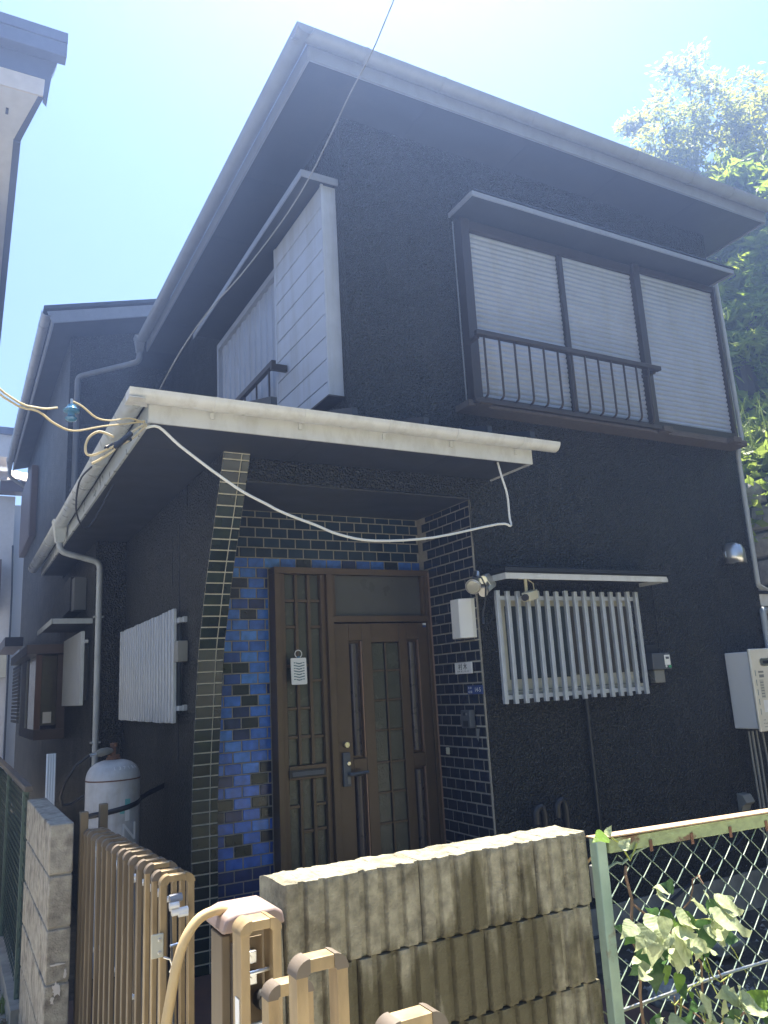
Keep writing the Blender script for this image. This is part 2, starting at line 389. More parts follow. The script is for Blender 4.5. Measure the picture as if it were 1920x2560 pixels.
# curved bracket wing wall with slate tile face
CUR = [(-.10, 0.05), (.632, .1)]
prof = [(.640, -.1), (.636, .3), (.632, .628), (.628, .92), (.602, 1.19), (.555, 1.458), (.477, 1.854), (.404, 2.043), (.297, 2.29), (.202, 2.469), (.077, 2.69), (-.069, 2.972)]
def cr(z):                                                # smooth y(z) of the bracket face
    P = prof
    for i in range(len(P) - 1):
        if P[i][1] <= z <= P[i + 1][1]:
            p0 = P[max(i - 1, 0)]; p1 = P[i]; p2 = P[i + 1]; p3 = P[min(i + 2, len(P) - 1)]
            h = p2[1] - p1[1]; t = (z - p1[1]) / h
            m1 = (p2[0] - p0[0]) / (p2[1] - p0[1]) * h; m2 = (p3[0] - p1[0]) / (p3[1] - p1[1]) * h
            return (2*t**3-3*t*t+1)*p1[0] + (t**3-2*t*t+t)*m1 + (-2*t**3+3*t*t)*p2[0] + (t**3-t*t)*m2
    return P[-1][0]
zz = [-.1 + i * (2.972 + .1) / 48 for i in range(49)]
poly = [(cr(z), z) for z in zz] + [(.718, 2.972), (.718, -.1)]
WING = G().prism(poly, 'x', 1.31, 1.473).put('wing_wall', STUCCO, H)
gp = [(cr(z) - .003, z) for z in zz] + [(cr(z) + .001, z) for z in zz[::-1]]
G().prism(gp, 'x', 1.3125, 1.4705).put('grout', WGROUT, WING)
tile_cache = {}
def tile_mesh(wd, ht, mt, th=.0045):
    key = (round(wd, 3), round(ht, 3), mt.name)
    if key not in tile_cache:
        a, b, e = wd / 2, ht / 2, .003
        vs_ = [(-a, 0, -b), (a, 0, -b), (a, 0, b), (-a, 0, b), (-a + e*.3, -th + e, -b + e*.3), (a - e*.3, -th + e, -b + e*.3), (a - e*.3, -th + e, b - e*.3), (-a + e*.3, -th + e, b - e*.3),
               (-a + e, -th, -b + e), (a - e, -th, -b + e), (a - e, -th, b - e), (-a + e, -th, b - e)]
        fs = [(8, 9, 10, 11)]
        for o_ in (0, 4):
            for i in range(4): fs.append((o_ + i, o_ + (i + 1) % 4, o_ + 4 + (i + 1) % 4, o_ + 4 + i))
        me = bpy.data.meshes.new('tile'); me.from_pydata(vs_, [], fs); me.materials.append(mt); me.update(); me.shade_smooth()
        try: me.set_sharp_from_angle(angle=R(30))
        except Exception: pass
        tile_cache[key] = me
    return tile_cache[key]
z = 2.935; ztop = 2.97
rows = []
while z > -.05:
    rows.append((z, ztop)); ztop = z
    dy = (cr(min(z + .03, 2.97)) - cr(z - .04)) / .07
    z -= .0695 / math.sqrt(1 + dy * dy)
for zb, zt in rows:
    zc = (zb + zt) / 2
    y = cr(zc); dy = (cr(min(zt, 2.971)) - cr(max(zb, -.1))) / (zt - zb)
    ht = (zt - zb) * math.sqrt(1 + dy * dy) - .007
    for x0, x1 in ((1.313, 1.419), (1.4245, 1.470)):
        o = link_mesh('tile', tile_mesh(x1 - x0, round(ht * 500) / 500, TSLATE), ((x0 + x1) / 2, y - .003, zc), WING)
        o.rotation_euler = (-math.atan(dy) * 1.0, 0, 0)

# porch tiled back wall
BACK = box(1.475, 3.06, .703, .718, -.1, 2.8215).put('porch_tiled_wall', GROUT, H)
stuff_back = G(); stuff_rev = G()
def stuff_tile(g, c, wd, ht, facing):
    a, b, th = wd / 2, ht / 2, .0035
    if facing == 'y': g.box(c[0] - a, c[0] + a, c[1] - th, c[1], c[2] - b, c[2] + b)
    else: g.box(c[0] - th, c[0], c[1] - a, c[1] + a, c[2] - b, c[2] + b)
PX, PZ, ZT = .116, .0695, 2.774
for k in range(0, 41):
    z1 = ZT - PZ * (k - 1); z0 = z1 - PZ
    z1 = min(z1, 2.8205)
    off = 1.767 if k % 2 == 0 else 1.767 + PX / 2
    x = off - PX * 4
    while x < 3.06:
        a, b = max(x, 1.478), min(x + PX, 3.058)
        if z0 < 2.40: b = min(b, 1.851)
        if b - a > .022 and z1 - z0 > .02:
            wd, ht = b - a - .008, z1 - z0 - .008
            c = ((a + b) / 2, .703, (z0 + z1) / 2)
            dark = k <= 4
            if z0 < .50: stuff_tile(stuff_back, c, wd, ht, 'y')
            else:
                link_mesh('tile', tile_mesh(wd, ht, TDARK if dark else TBLUE), c, BACK)
        x += PX
stuff_back.put('tile', TBLUE, BACK, kind='stuff')
REV = box(3.055, 3.068, .003, .70, -.1, 2.8205).put('porch_reveal', GROUT, H)
for k in range(0, 41):
    z1 = ZT - PZ * (k - 1); z0 = z1 - PZ; z1 = min(z1, 2.8195)
    y = (0.0 if k % 2 == 0 else -PX / 2)
    while y < .58:
        a, b = max(y, .005), min(y + PX, .70)
        if b - a > .02 and z1 - z0 > .02:
            wd, ht = b - a - .010, z1 - z0 - .010; c = (3.055, (a + b) / 2, (z0 + z1) / 2)
            if .75 < z0 < 1.9 and y < .22:
                o = link_mesh('tile', tile_mesh(wd, ht, TNAVY), c, REV); o.rotation_euler = (0, 0, -math.pi / 2)
            else: stuff_tile(stuff_rev, c, wd, ht, 'x')
        y += PX
stuff_rev.put('tile', TNAVY, REV, kind='stuff')
for k, (y0, y1) in ((10, (.0, .05)), (13, (.0, .05)), (15, (0, .11)), (16, (0, .09)), (18, (0, .03)), (21, (.0, .11)), (22, (0, .11)), (23, (0, .10)), (7, (0, .06))):
    z_ = ZT - PZ * k; box(3.0535, 3.0552, max(y0, .004), y1, z_ - .005, z_ + .005).put('pale_joint', WGROUT, REV)

# main roof
SOFZ = 5.56
box(1.80, 6.30, -.385, 4.40, SOFZ, SOFZ + .012).put('eave_soffit', SOFFIT, H)
G().box(1.785, 6.315, -.405, -.388, SOFZ - .012, SOFZ + .105).put('fascia', FASCIA, H)
G().box(1.785, 1.80, -.386, 4.40, SOFZ - .012, SOFZ + .105).put('fascia', FASCIA, H)
G().box(6.30, 6.315, -.386, 4.40, SOFZ - .012, SOFZ + .105).put('fascia', FASCIA, H)
halfgutter(G(), 'x', 1.665, 6.42, -.468, SOFZ + .115, .06).put('gutter', GUTTER, H)
halfgutter(G(), 'y', -.53, 4.32, 1.722, SOFZ + .113, .06).put('gutter', GUTTER, H)
for x in (2.15, 2.75, 3.55, 4.6, 5.25, 5.75): 
    G().prism(arc((-.468, SOFZ + .115), .064, 180, 360, 8) + arc((-.468, SOFZ + .115), .058, 360, 180, 8), 'x', x, x + .02).put('gutter_bracket', GUTTER, H)
rv = [(1.70, -.49, SOFZ + .13), (6.40, -.49, SOFZ + .13), (6.40, 9, SOFZ + .13), (1.70, 9, SOFZ + .13), (4.05, 3.2, SOFZ + .95), (4.05, 6.8, SOFZ + .95)]
rv2 = [(1.79, -.40, SOFZ + .112), (6.31, -.40, SOFZ + .112), (6.31, 9, SOFZ + .112), (1.79, 9, SOFZ + .112)]
G().add([(1.79, -.40, SOFZ + .11), (6.31, -.40, SOFZ + .11), (6.31, 9, SOFZ + .11), (1.79, 9, SOFZ + .11), (4.05, 2.4, SOFZ + .75), (4.05, 6.8, SOFZ + .75)],
        [(0, 1, 4), (1, 2, 5, 4), (2, 3, 5), (3, 0, 4, 5), (3, 2, 1, 0)]).put('roof', ROOF, H)
for x in (2.71, 3.62, 4.53, 5.44): box(x, x + .004, -.384, -.002, SOFZ - .0015, SOFZ - .0002).put('soffit_joint', ROOF, H)
for y in (.9, 1.8, 2.7, 3.6): box(1.801, 2.188, y, y + .004, SOFZ - .0015, SOFZ - .0002).put('soffit_joint', ROOF, H)
for x in (1.73, 2.64): box(x, x + .004, -.434, -.002, 2.9735, 2.9748).put('soffit_joint', ROOF, H)
# hopper and downpipe of main gutter on the back wing
def hopper(name, c, mt):
    x, y, z = c
    g = G(); a, b = .055, .035
    g.add([(x-a,y-a,z+.06),(x+a,y-a,z+.06),(x+a,y+a,z+.06),(x-a,y+a,z+.06),(x-b,y-b,z-.09),(x+b,y-b,z-.09),(x+b,y+b,z-.09),(x-b,y+b,z-.09),
           (x-a-.01,y-a-.01,z+.10),(x+a+.01,y-a-.01,z+.10),(x+a+.01,y+a+.01,z+.10),(x-a-.01,y+a+.01,z+.10)],
          [(4,7,6,5),(0,1,9,8),(1,2,10,9),(2,3,11,10),(3,0,8,11),(8,9,10,11)] + [(4+i,4+(i+1)%4,(i+1)%4,i) for i in range(4)])
    return g.put(name, mt, H, bevel=.006)
hopper('rain_hopper', (1.70, 4.36, SOFZ + .03), GUTTER)
def bend(pts, r=.05, n=4):
    P = [Vector(p) for p in pts]; out = [P[0]]
    for i in range(1, len(P) - 1):
        a = (P[i - 1] - P[i]).normalized() * r; b = (P[i + 1] - P[i]).normalized() * r
        for k in range(n + 1):
            t = k / n; out.append((P[i] + a) * (1 - t) ** 2 + P[i] * 2 * t * (1 - t) + (P[i] + b) * t * t)
    return out + [P[-1]]
G().tube(bend([(1.70, 4.36, SOFZ - .05), (1.70, 4.36, SOFZ - .17), (1.13, 5.08, SOFZ - .16), (1.13, 5.08, 3.0)], .07), .033, 12).put('downpipe', GUTTER, H)
for z_ in (5.05, 4.0): box(1.088, 1.172, 5.04, 5.154, z_, z_ + .015).put('pipe_clip', GUTTER, H)
# right-hand downpipe and elbow
G().tube(bend([(6.24, .25, 5.48), (6.24, .25, 5.40), (6.02, .10, 5.28)], .05), .035, 10).put('downpipe', GUTTER, H)
G().tube(bend([(6.0, -.02, 5.2), (5.985, -.05, 3.56), (5.90, -.05, 3.42), (5.895, -.05, 2.26), (6.6, .35, 2.26)], .05), .021, 12).put('downpipe', PIPE, H)
G().tube(bend([(6.5, .3, 2.08), (5.93, -.03, 2.06), (5.91, -.05, 1.0), (5.91, -.05, 0)], .05), .026, 12).put('downpipe', PIPE, H)
G().box(5.98, 6.9, .12, .14, 2.11, 2.21).put('lean_to_fascia', WHITE, H)
G().box(5.97, 6.9, .10, 2.0, 2.215, 2.235).put('lean_to_roof', ROOF, H)
G().box(5.99, 6.9, .16, 2.0, 1.98, 2.05).put('lean_to_beam', BROWNM, H)
# back wing roof (mono pitch, rake on the front)
fy = 4.80
G().prism([(.80, 5.90), (3.3, 6.575), (3.3, 6.72), (.74, 6.03)], 'y', fy - .02, fy).put('rake_board', FASCIA, H)
G().prism([(.82, 5.905), (3.3, 6.575), (3.3, 6.60), (.82, 5.93)], 'y', fy + .002, 11.3).put('wing_soffit', SOFFIT, H)
G().prism([(.70, 6.04), (3.36, 6.76), (3.36, 6.80), (.70, 6.085)], 'y', fy - .05, 11.35).put('wing_roof', ROOF, H)
G().box(.80, .818, fy + .002, 11.3, 5.885, 6.02).put('fascia', FASCIA, H)
halfgutter(G(), 'y', fy - .05, 11.15, .735, 6.02, .058).put('gutter', GUTTER, H)
hopper('rain_hopper', (.735, 11.1, 5.95), GUTTER)
for i in range(8): 
    y = fy + .3 + i * .85
    G().prism(arc((.735, 6.02), .062, 180, 360, 8) + arc((.735, 6.02), .056, 360, 180, 8), 'y', y, y + .02).put('gutter_bracket', GUTTER, H)

G().tube(bend([(.735, 11.1, 5.86), (.735, 11.1, 5.72), (1.02, 11.16, 5.55)], .05), .032, 10).put('downpipe', GUTTER, H)
# porch roof
PZ0 = 2.975
G().box(.822, 3.262, -.435, -.001, PZ0, PZ0 + .012).put('porch_soffit', SOFFIT, H)
G().box(.822, 1.308, .001, 4.90, PZ0, PZ0 + .012).put('porch_soffit', SOFFIT, H)
G().box(.805, 3.265, -.452, -.437, PZ0 - .01, PZ0 + .10).put('porch_fascia', WHITE, H)
G().box(3.249, 3.262, -.436, -.001, PZ0 - .01, PZ0 + .10).put('porch_fascia', WHITE, H)
G().box(.805, .820, -.436, 4.90, PZ0 - .01, PZ0 + .10).put('porch_fascia', LGUT, H)
halfgutter(G(), 'x', .69, 3.42, -.508, PZ0 + .125, .056).put('porch_gutter', WGUT, H)
halfgutter(G(), 'y', -.45, 5.2, .746, PZ0 + .123, .055).put('porch_gutter', LGUT, H)
G().prism(arc((-.508, PZ0 + .125), .052, 180, 360, 8), 'x', .69, .694).put('gutter_end', WGUT, H)
G().prism([(.688,-.566),(.76,-.566),(.80,-.455),(.80,-.44),(.688,-.44)], 'z', PZ0+.072, PZ0+.076).put('gutter_corner', WGUT, H)
for x in (1.12, 1.62, 2.15, 2.62, 3.12):
    b = G().prism(arc((-.508, PZ0 + .125), .060, 180, 360, 8) + arc((-.508, PZ0 + .125), .0565, 360, 180, 8), 'x', x, x + .018).put('gutter_bracket', WGUT, H)
    box(x, x + .018, -.466, -.453, PZ0 + .04, PZ0 + .075).put('bracket_tail', WGUT, b)
for y in (.15, .7, 1.25, 1.9, 2.6, 3.5, 4.2, 4.8):
    G().prism(arc((.746, PZ0 + .123), .0585, 180, 360, 8) + arc((.746, PZ0 + .123), .055, 360, 180, 8), 'y', y, y + .016).put('gutter_bracket', LGUT, H)
# roof surface: front slope + left slope (L shaped, mitred)
e = PZ0 + .145
G().add([(.74, -.50, e), (3.28, -.50, e), (3.28, -.001, e + .14), (2.185, -.001, e + .14), (.74, 5.0, e), (2.185, 5.0, e + .40), (2.185, .9, e + .40)],
        [(0, 1, 2, 3), (0, 3, 6, 5, 4)]).put('porch_roof', ROOF, H)
G().box(.76, 3.27, -.47, -.44, PZ0 + .101, e - .002).put('roof_edge', ROOF, H)
for x in (1.46, 1.95, 2.43, 2.90, 3.24):
    G().prism([(-.505, e + .004), (-.002, e + .145), (-.002, e + .19), (-.505, e + .05)], 'x', x - .018, x + .018).put('roof_batten', ROOF, H)
hopper('rain_hopper', (.746, 2.72, PZ0 + .045), LGUT)
G().tube(bend([(.746, 2.72, PZ0 - .04), (.746, 2.72, PZ0 - .12), (1.078, 2.735, 2.775), (1.078, 2.735, .0)], .06), .026, 12).put('downpipe', PIPE, H)
for z_ in (2.3, 1.27): box(1.04, 1.116, 2.72, 2.786, z_, z_ + .014).put('pipe_clip', PIPE, H)

# ---- upper front window: shutters, frame, awning, guard rail
UW = thing('window_tmp', (4.5, 0, 3.5), None, None); UW.name = 'shuttered_window'; WL[UW.name] = Vector((4.5, 0, 3.5)); UW.parent = H; UW.location = UW.location - H.location
for k_ in ('label', 'category'):
    if k_ in UW: del UW[k_]
def frame(x0, x1, y0, y1, z0, z1, nm='frame', mt=BRONZE, par=UW): return box(x0, x1, y0, y1, z0, z1).put(nm, mt, par, bevel=.003)
frame(3.115, 3.19, -.085, -.001, 3.50, 4.96); frame(4.842, 4.915, -.105, -.001, 3.49, 4.97); frame(5.845, 5.88, -.095, -.001, 3.50, 4.97)
frame(3.192, 4.84, -.08, -.001, 4.875, 4.955); frame(4.917, 5.843, -.085, -.001, 4.915, 4.97)
frame(3.192, 4.84, -.08, -.001, 3.49, 3.56); frame(4.917, 5.843, -.09, -.001, 3.50, 3.575)
frame(4.047, 4.088, -.075, -.05, 3.562, 4.873)
frame(3.096, 3.1045, -.012, -.001, 3.47, 4.96, 'caulk_line', GUTTER)
def shutter(x0, x1, y, z0, z1, pitch=.040, amp=.012):
    pr = []; n = int((z1 - z0) / pitch * 8)
    for i in range(n + 1):
        z = z0 + (z1 - z0) * i / n; ph = ((z - z0) / pitch) % 1
        d = amp * abs(math.sin(math.pi * ph)) ** .8
        pr.append((y - d, z))
    pl = pr + [(y + .006, z1), (y + .006, z0)]
    return G().prism(pl, 'x', x0, x1).put('shutter', SHUT, UW)
shutter(3.192, 4.045, -.035, 3.562, 4.873); shutter(4.09, 4.84, -.05, 3.562, 4.873); shutter(4.917, 5.843, -.055, 3.577, 4.913, .042)
box(3.0, 5.88, -.17, -.002, 3.44, 3.487).put('sill', TIMBER, UW, bevel=.004)
for x in (3.05, 4.80, 5.62): box(x, x + .10, -.24, -.17, 3.435, 3.482).put('sill_bracket', TIMBER, UW, bevel=.004)
RAIL = box(3.02, 4.79, -.30, -.255, 3.915, 3.95).put('guard_rail', BRONZE, UW, bevel=.004)
for x in (3.04, 4.74): box(x, x + .03, -.255, -.136, 3.905, 3.93).put('rail_bracket', BRONZE, UW)
box(3.0, 4.76, -.25, -.215, 3.44, 3.47).put('rail_base', BRONZE, UW, bevel=.003)
g0 = G().tube([(3.09, -.278, 3.92), (3.09, -.278, 3.518), (3.09, -.274, 3.500), (3.09, -.265, 3.488), (3.09, -.250, 3.482), (3.09, -.225, 3.476)], .008, 8).put('guard_bar', BRONZE, UW)
for i in range(1, 13): dup(g0, (i * (4.66 - 3.09) / 12, 0, 0), UW)
box(3.08, 5.865, -.30, -.002, 5.0, 5.03).put('awning', SOFFIT, UW)
box(3.072, 5.873, -.312, -.302, 4.983, 5.024).put('awning_edge', FASCIA, UW, bevel=.003)
box(3.068, 3.078, -.301, -.002, 4.983, 5.024).put('awning_edge', FASCIA, UW, bevel=.003)
box(5.867, 5.875, -.301, -.002, 4.983, 5.024).put('awning_edge', FASCIA, UW, bevel=.003)
box(3.07, 5.89, -.318, -.002, 5.0305, 5.042).put('awning_top', ROOF, UW)

# ---- upper side: shutter box, panel, awning, rail
SB = G().box(2.09, 2.187, .10, 1.03, 3.49, 5.045).put('shutter_box', SIDING, H)
zb = [5.045, 4.880, 4.720, 4.557, 4.397, 4.234, 4.072, 3.908, 3.747, 3.585, 3.49]
for i in range(10):
    box(2.078, 2.089, .112, 1.005, zb[i + 1] + .004, zb[i] - .004).put('board', SIDING, SB, bevel=.002)
box(2.074, 2.092, .094, .112, 3.485, 5.05).put('corner_trim', SIDING, SB); box(2.076, 2.092, 1.006, 1.032, 3.485, 5.05).put('corner_trim', SIDING, SB)
box(2.07, 2.187, .09, 1.035, 3.475, 3.486).put('box_base', BRONZE, SB)
pr = []
y = 1.04
while y < 2.60:
    pr += [(2.140, y), (2.140, y + .055), (2.128, y + .062), (2.128, y + .125), (2.140, y + .132)]; y += .14
pl = pr + [(2.15, y), (2.15, 1.04)]
G().prism(pl, 'z', 3.25, 4.87).put('side_shutter', SHUT, H)
box(2.10, 2.187, 1.036, 2.66, 4.872, 4.93).put('window_head', SHUT, H); box(2.10, 2.187, 2.62, 2.66, 3.2, 4.87).put('window_jamb', SHUT, H)
box(1.915, 2.187, .055, 2.80, 5.065, 5.09).put('side_awning', SOFFIT, H)
box(1.905, 1.914, .045, 2.81, 5.03, 5.085).put('awning_edge', FASCIA, H, bevel=.003)
box(1.915, 2.187, .045, .054, 5.03, 5.085).put('awning_edge', FASCIA, H, bevel=.003)
box(1.95, 1.985, .80, 2.5, 3.955, 4.0).put('side_rail', BRONZE, H, bevel=.003)
box(1.945, 2.07, .79, .825, 3.92, 3.97).put('rail_end', BRONZE, H, bevel=.003)
for i in range(6): box(1.962, 1.974, .9 + i * .28, .912 + i * .28, 3.3, 3.954).put('side_rail_bar', BRONZE, H)

# ---- lower front window with bar grille and canopy
LW = box(3.21, 4.42, -.028, -.001, 1.53, 2.13).put('lower_window', CREAM, H)
box(3.255, 3.79, -.034, -.0285, 1.60, 2.085).put('glass_pane', DGLASS, LW); box(3.83, 4.375, -.032, -.0285, 1.61, 2.085).put('glass_pane', BGLASS, LW)
box(3.79, 3.815, -.042, -.0285, 1.56, 2.10).put('meeting_stile', CREAM, LW)
box(3.2, 4.43, -.06, -.029, 1.505, 1.527).put('window_sill', CREAM, LW)
GR = box(3.13, 4.40, -.112, -.094, 2.118, 2.145).put('window_grille', ALU, H)
box(3.13, 4.40, -.112, -.094, 1.475, 1.503).put('grille_rail', ALU, GR)
b0 = G().prism([(3.118 + .004, -.140), (3.148 - .004, -.140), (3.148, -.136), (3.148, -.1125), (3.118, -.1125), (3.118, -.136)], 'z', 1.45, 2.178).put('grille_bar', ALU, GR)
for i in range(1, 16): dup(b0, (i * (4.372 - 3.118) / 15 + random.uniform(-.002, .002), 0, random.uniform(-.004, .004)), GR)
CN = box(3.106, 4.565, -.27, -.002, 2.262, 2.285).put('window_canopy', SOFFIT, H)
G().prism([(3.106, 2.235), (4.565, 2.235), (4.565, 2.275), (3.106, 2.275)], 'y', -.279, -.2705).put('canopy_edge', WHITE, CN, bevel=.002)
box(3.098, 3.1055, -.279, -.002, 2.235, 2.275).put('canopy_edge', WHITE, CN); box(4.5655, 4.572, -.279, -.002, 2.235, 2.262).put('canopy_edge', WHITE, CN)
box(3.09, 4.60, -.29, -.002, 2.286, 2.31).put('canopy_top', ROOF, CN)
# conduit down the wall below the grille
G().tube([(3.895, -.03, 1.47), (3.895, -.03, .0)], .014, 8).put('conduit', ROOF, H)
G().tube([(4.62, -.004, 2.33), (4.70, -.004, 2.30), (4.70, -.004, 2.26), (4.705, -.004, 1.80)], .004, 6).put('wall_cable', ROOF, H)
G().tube([(3.05, -.004, 2.95), (3.06, -.004, 2.6), (3.08, -.004, 2.40), (3.2, -.004, 2.37), (4.0, -.004, 2.36), (4.6, -.004, 2.335)], .004, 6).put('wall_cable', ROOF, H)

# ---- left wall windows and fittings
GL = box(1.262, 1.285, .74, 2.70, 2.07, 2.10).put('side_grille', ALU, H)
box(1.262, 1.285, .74, 2.70, 1.52, 1.55).put('grille_rail', ALU, GL)
b0 = G().box(1.236, 1.261, .795, .848, 1.445, 2.162).put('grille_bar', ALU, GL, bevel=.004)
for i in range(1, 22): dup(b0, (0, i * .0845, random.uniform(-.004, .004)), GL)
for z_ in (1.535, 2.085): box(1.286, 1.309, .72, .76, z_ - .015, z_ + .02).put('grille_foot', ALU, GL)
box(1.296, 1.309, .85, 2.6, 1.5, 2.12).put('side_window_glass', DGLASS, H)
GL2 = box(.995, 1.02, 2.87, 4.12, 2.10, 2.125).put('far_side_grille', ALU, H)
b0 = G().box(.965, .994, 2.90, 2.95, 1.58, 2.20).put('grille_bar', ALU, GL2)
for i in range(1, 15): dup(b0, (0, i * .0815, 0), GL2)
box(1.035, 1.048, 3.0, 4.0, 1.62, 2.15).put('far_window_glass', DGLASS, H)
C2 = box(.73, 1.048, 2.86, 4.1, 2.29, 2.31).put('side_canopy', SOFFIT, H)
box(.725, 1.048, 2.85, 2.859, 2.262, 2.305).put('canopy_edge', PIPE, C2); box(.72, .729, 2.85, 4.1, 2.262, 2.305).put('canopy_edge', PIPE, C2)
box(.94, 1.048, 3.25, 3.42, 2.42, 2.72).put('duct_box', DGREY, H, bevel=.004)
G().prism([(3.45, 2.44), (5.3, 2.40), (5.25, 2.52), (4.9, 2.62), (4.4, 2.70), (3.9, 2.74), (3.45, 2.75)], 'x', .93, 1.046).put('curved_hood', ROOF, H)
# bay window
BAY = box(.76, 1.048, 4.52, 6.4, 1.26, 1.36).put('bay_window', BROWNM, H)
box(.76, .80, 4.52, 4.56, 1.362, 2.10).put('bay_post', WOODR, BAY); box(.80, .815, 4.52, 4.54, 1.362, 2.10).put('bay_post', WOODR, BAY)
box(.816, .96, 4.535, 4.55, 1.40, 2.09).put('bay_glass', BGLASS, BAY); box(.84, .92, 4.53, 4.534, 1.42, 1.53).put('curtain', WPLAST, BAY)
box(.762, .78, 4.562, 5.3, 1.362, 2.10).put('bay_glass', DGLASS, BAY); box(.76, .80, 5.31, 5.40, 1.362, 2.10).put('bay_post', BROWNM, BAY)
box(.755, .775, 5.45, 5.62, 1.362, 2.09).put('bay_shutter_edge', CREAM, BAY)
box(.758, .80, 5.7, 6.3, 1.362, 2.10).put('bay_shutter', BROWNM, BAY)
box(.965, 1.046, 4.535, 6.4, 1.362, 2.10).put('bay_back', BROWNM, BAY)
box(.66, 1.048, 4.42, 6.8, 2.105, 2.20).put('bay_roof', BROWNM, BAY, bevel=.005)
box(.66, .90, 8.3, 10.4, 2.45, 2.58).put('rear_canopy', BROWNM, H)
# brown rear shutter box upstairs
RB = box(.955, 1.048, 8.93, 11.0, 4.20, 5.36).put('rear_shutter_box', BROWNM, H)
for i in range(26): box(.948, .954, 9.0, 10.95, 4.23 + i * .0435, 4.262 + i * .0435).put('louvre_slat', BROWNM, RB)
for i in range(16): box(.74, .757, 6.45, 7.6, 1.4 + i * .045, 1.432 + i * .045).put('louvre_slat', MGREY, BAY)

# ---- front door
D = box(1.853, 3.054, .585, .70, 2.375, 2.417).put('entrance_door', DOOR, H)
def dp(nm, mt, *a, bevel=.002): return box(*a).put(nm, mt, D, bevel=bevel)
dp('jamb', DOOR, 1.853, 1.895, .585, .70, .0, 2.374); dp('jamb', DOOR, 3.022, 3.054, .585, .70, .0, 2.374)
dp('jamb_highlight', DOORE, 3.044, 3.0535, .572, .584, .0, 2.40)  # painted highlight strip along the right jamb edge
dp('mullion', DOOR, 2.225, 2.272, .575, .70, .0, 2.374); dp('transom_bar', DOOR, 2.273, 3.021, .58, .70, 2.045, 2.088)
dp('transom_stop', DOOR, 2.273, 2.30, .60, .70, 2.089, 2.374); dp('transom_stop', DOOR, 3.0, 3.021, .60, .70, 2.089, 2.374)
dp('transom_glass', TRANS, 2.301, 2.999, .635, .65, 2.089, 2.374)
# side light
dp('side_panel', DOOR, 1.896, 1.930, .605, .70, .05, 2.374); dp('side_panel', DOOR, 2.19, 2.224, .605, .70, .05, 2.374)
cols = [(1.934, 2.004), (2.026, 2.094), (2.118, 2.186)]
for x in (1.931, 2.005, 2.095, 2.187):
    xx = {1.931: (1.9305, 1.934), 2.005: (2.005, 2.025), 2.095: (2.095, 2.117), 2.187: (2.1865, 2.1895)}[x]
    dp('glazing_bar', DOOR, xx[0], xx[1], .612, .66, 1.135, 2.373); dp('glazing_bar', DOOR, xx[0], xx[1], .612, .66, .08, 1.045)
bars_u = [[2.195, 2.02, 1.765, 1.49, 1.31], [2.195, 1.765, 1.49, 1.31], [2.195, 2.02, 1.665, 1.305]]
bars_l = [[.885], [.73], [.885, .735]]
for (x0, x1), bu, bl in zip(cols, bars_u, bars_l):
    for seq, zt, zb_ in ((bu, 2.373, 1.135), (bl, 1.045, .08)):
        top = zt
        for zc in seq + [zb_]:
            lo = zc + .010 if zc != zb_ else zb_
            dp('glass_pane', OBSC, x0 + .0005, x1 - .0005, .64, .648, lo, top - .0005, bevel=0)
            if zc != zb_: dp('glazing_bar', DOOR, x0 + .0005, x1 - .0005, .618, .66, zc - .0095, zc + .0095)
            top = zc - .010
dp('rail', DOOR, 1.931, 2.1895, .60, .70, 1.047, 1.133); dp('mail_slot', BLACKP, 1.925, 2.18, .590, .599, 1.062, 1.108)
dp('mail_flap', DGREY, 1.945, 2.165, .586, .5895, 1.070, 1.098)
# leaf
LX0, LX1 = 2.276, 3.018
L_ = dp('door_leaf', DOOR, LX0, 2.386, .598, .64, .03, 2.036)
def lp(nm, mt, *a): return box(*a).put(nm, mt, D, bevel=.002)
lp('leaf_stile', DOOR, 2.487, 2.562, .598, .64, .03, 2.036); lp('leaf_stile', DOOR, 2.782, 2.850, .598, .64, .03, 2.036); lp('leaf_stile', DOOR, 2.946, LX1, .598, .64, .03, 2.036)
for x0, x1 in ((2.387, 2.486), (2.851, 2.945)):
    lp('leaf_rail', DOOR, x0, x1, .598, .64, 1.92, 2.036); lp('leaf_rail', DOOR, x0, x1, .598, .64, 1.05, 1.14); lp('leaf_rail', DOOR, x0, x1, .598, .64, .03, .2)
    for z0, z1 in ((1.141, 1.919), (.201, 1.049)):
        lp('recess_panel', DOOR, x0, x1, .625, .64, z0, z1)
        xm = (x0 + x1) / 2 - .006
        G().prism(arc((xm, .624), .031, 180, 360, 8), 'z', z0 + .02, z1 - .02).put('reeded_panel', DOORP, D)
        lp('edge_highlight', DOORE, x1 - .010, x1 - .0005, .600, .6245, z0 + .002, z1 - .002)  # bright strip painting bounce light on the moulding side
lp('leaf_rail', DOOR, 2.563, 2.781, .598, .64, 1.905, 2.036); lp('leaf_rail', DOOR, 2.563, 2.781, .598, .64, .03, .25)
zs = [1.905, 1.71, 1.51, 1.31, 1.10, .905, .71, .5, .25]
for a, b in zip(zs, zs[1:]):
    for x0, x1 in ((2.564, 2.664), (2.678, 2.780)):
        lp('glass_pane', OBSC, x0, x1, .618, .626, b + .007, a - .007)
    if b > .26: lp('glazing_bar', DOOR, 2.564, 2.780, .606, .6175, b - .007, b + .007)
lp('glazing_bar', DOOR, 2.664, 2.678, .602, .6055, .251, 1.904)
lp('lock_plate', DGREY, 2.300, 2.352, .575, .5975, .975, 1.188)
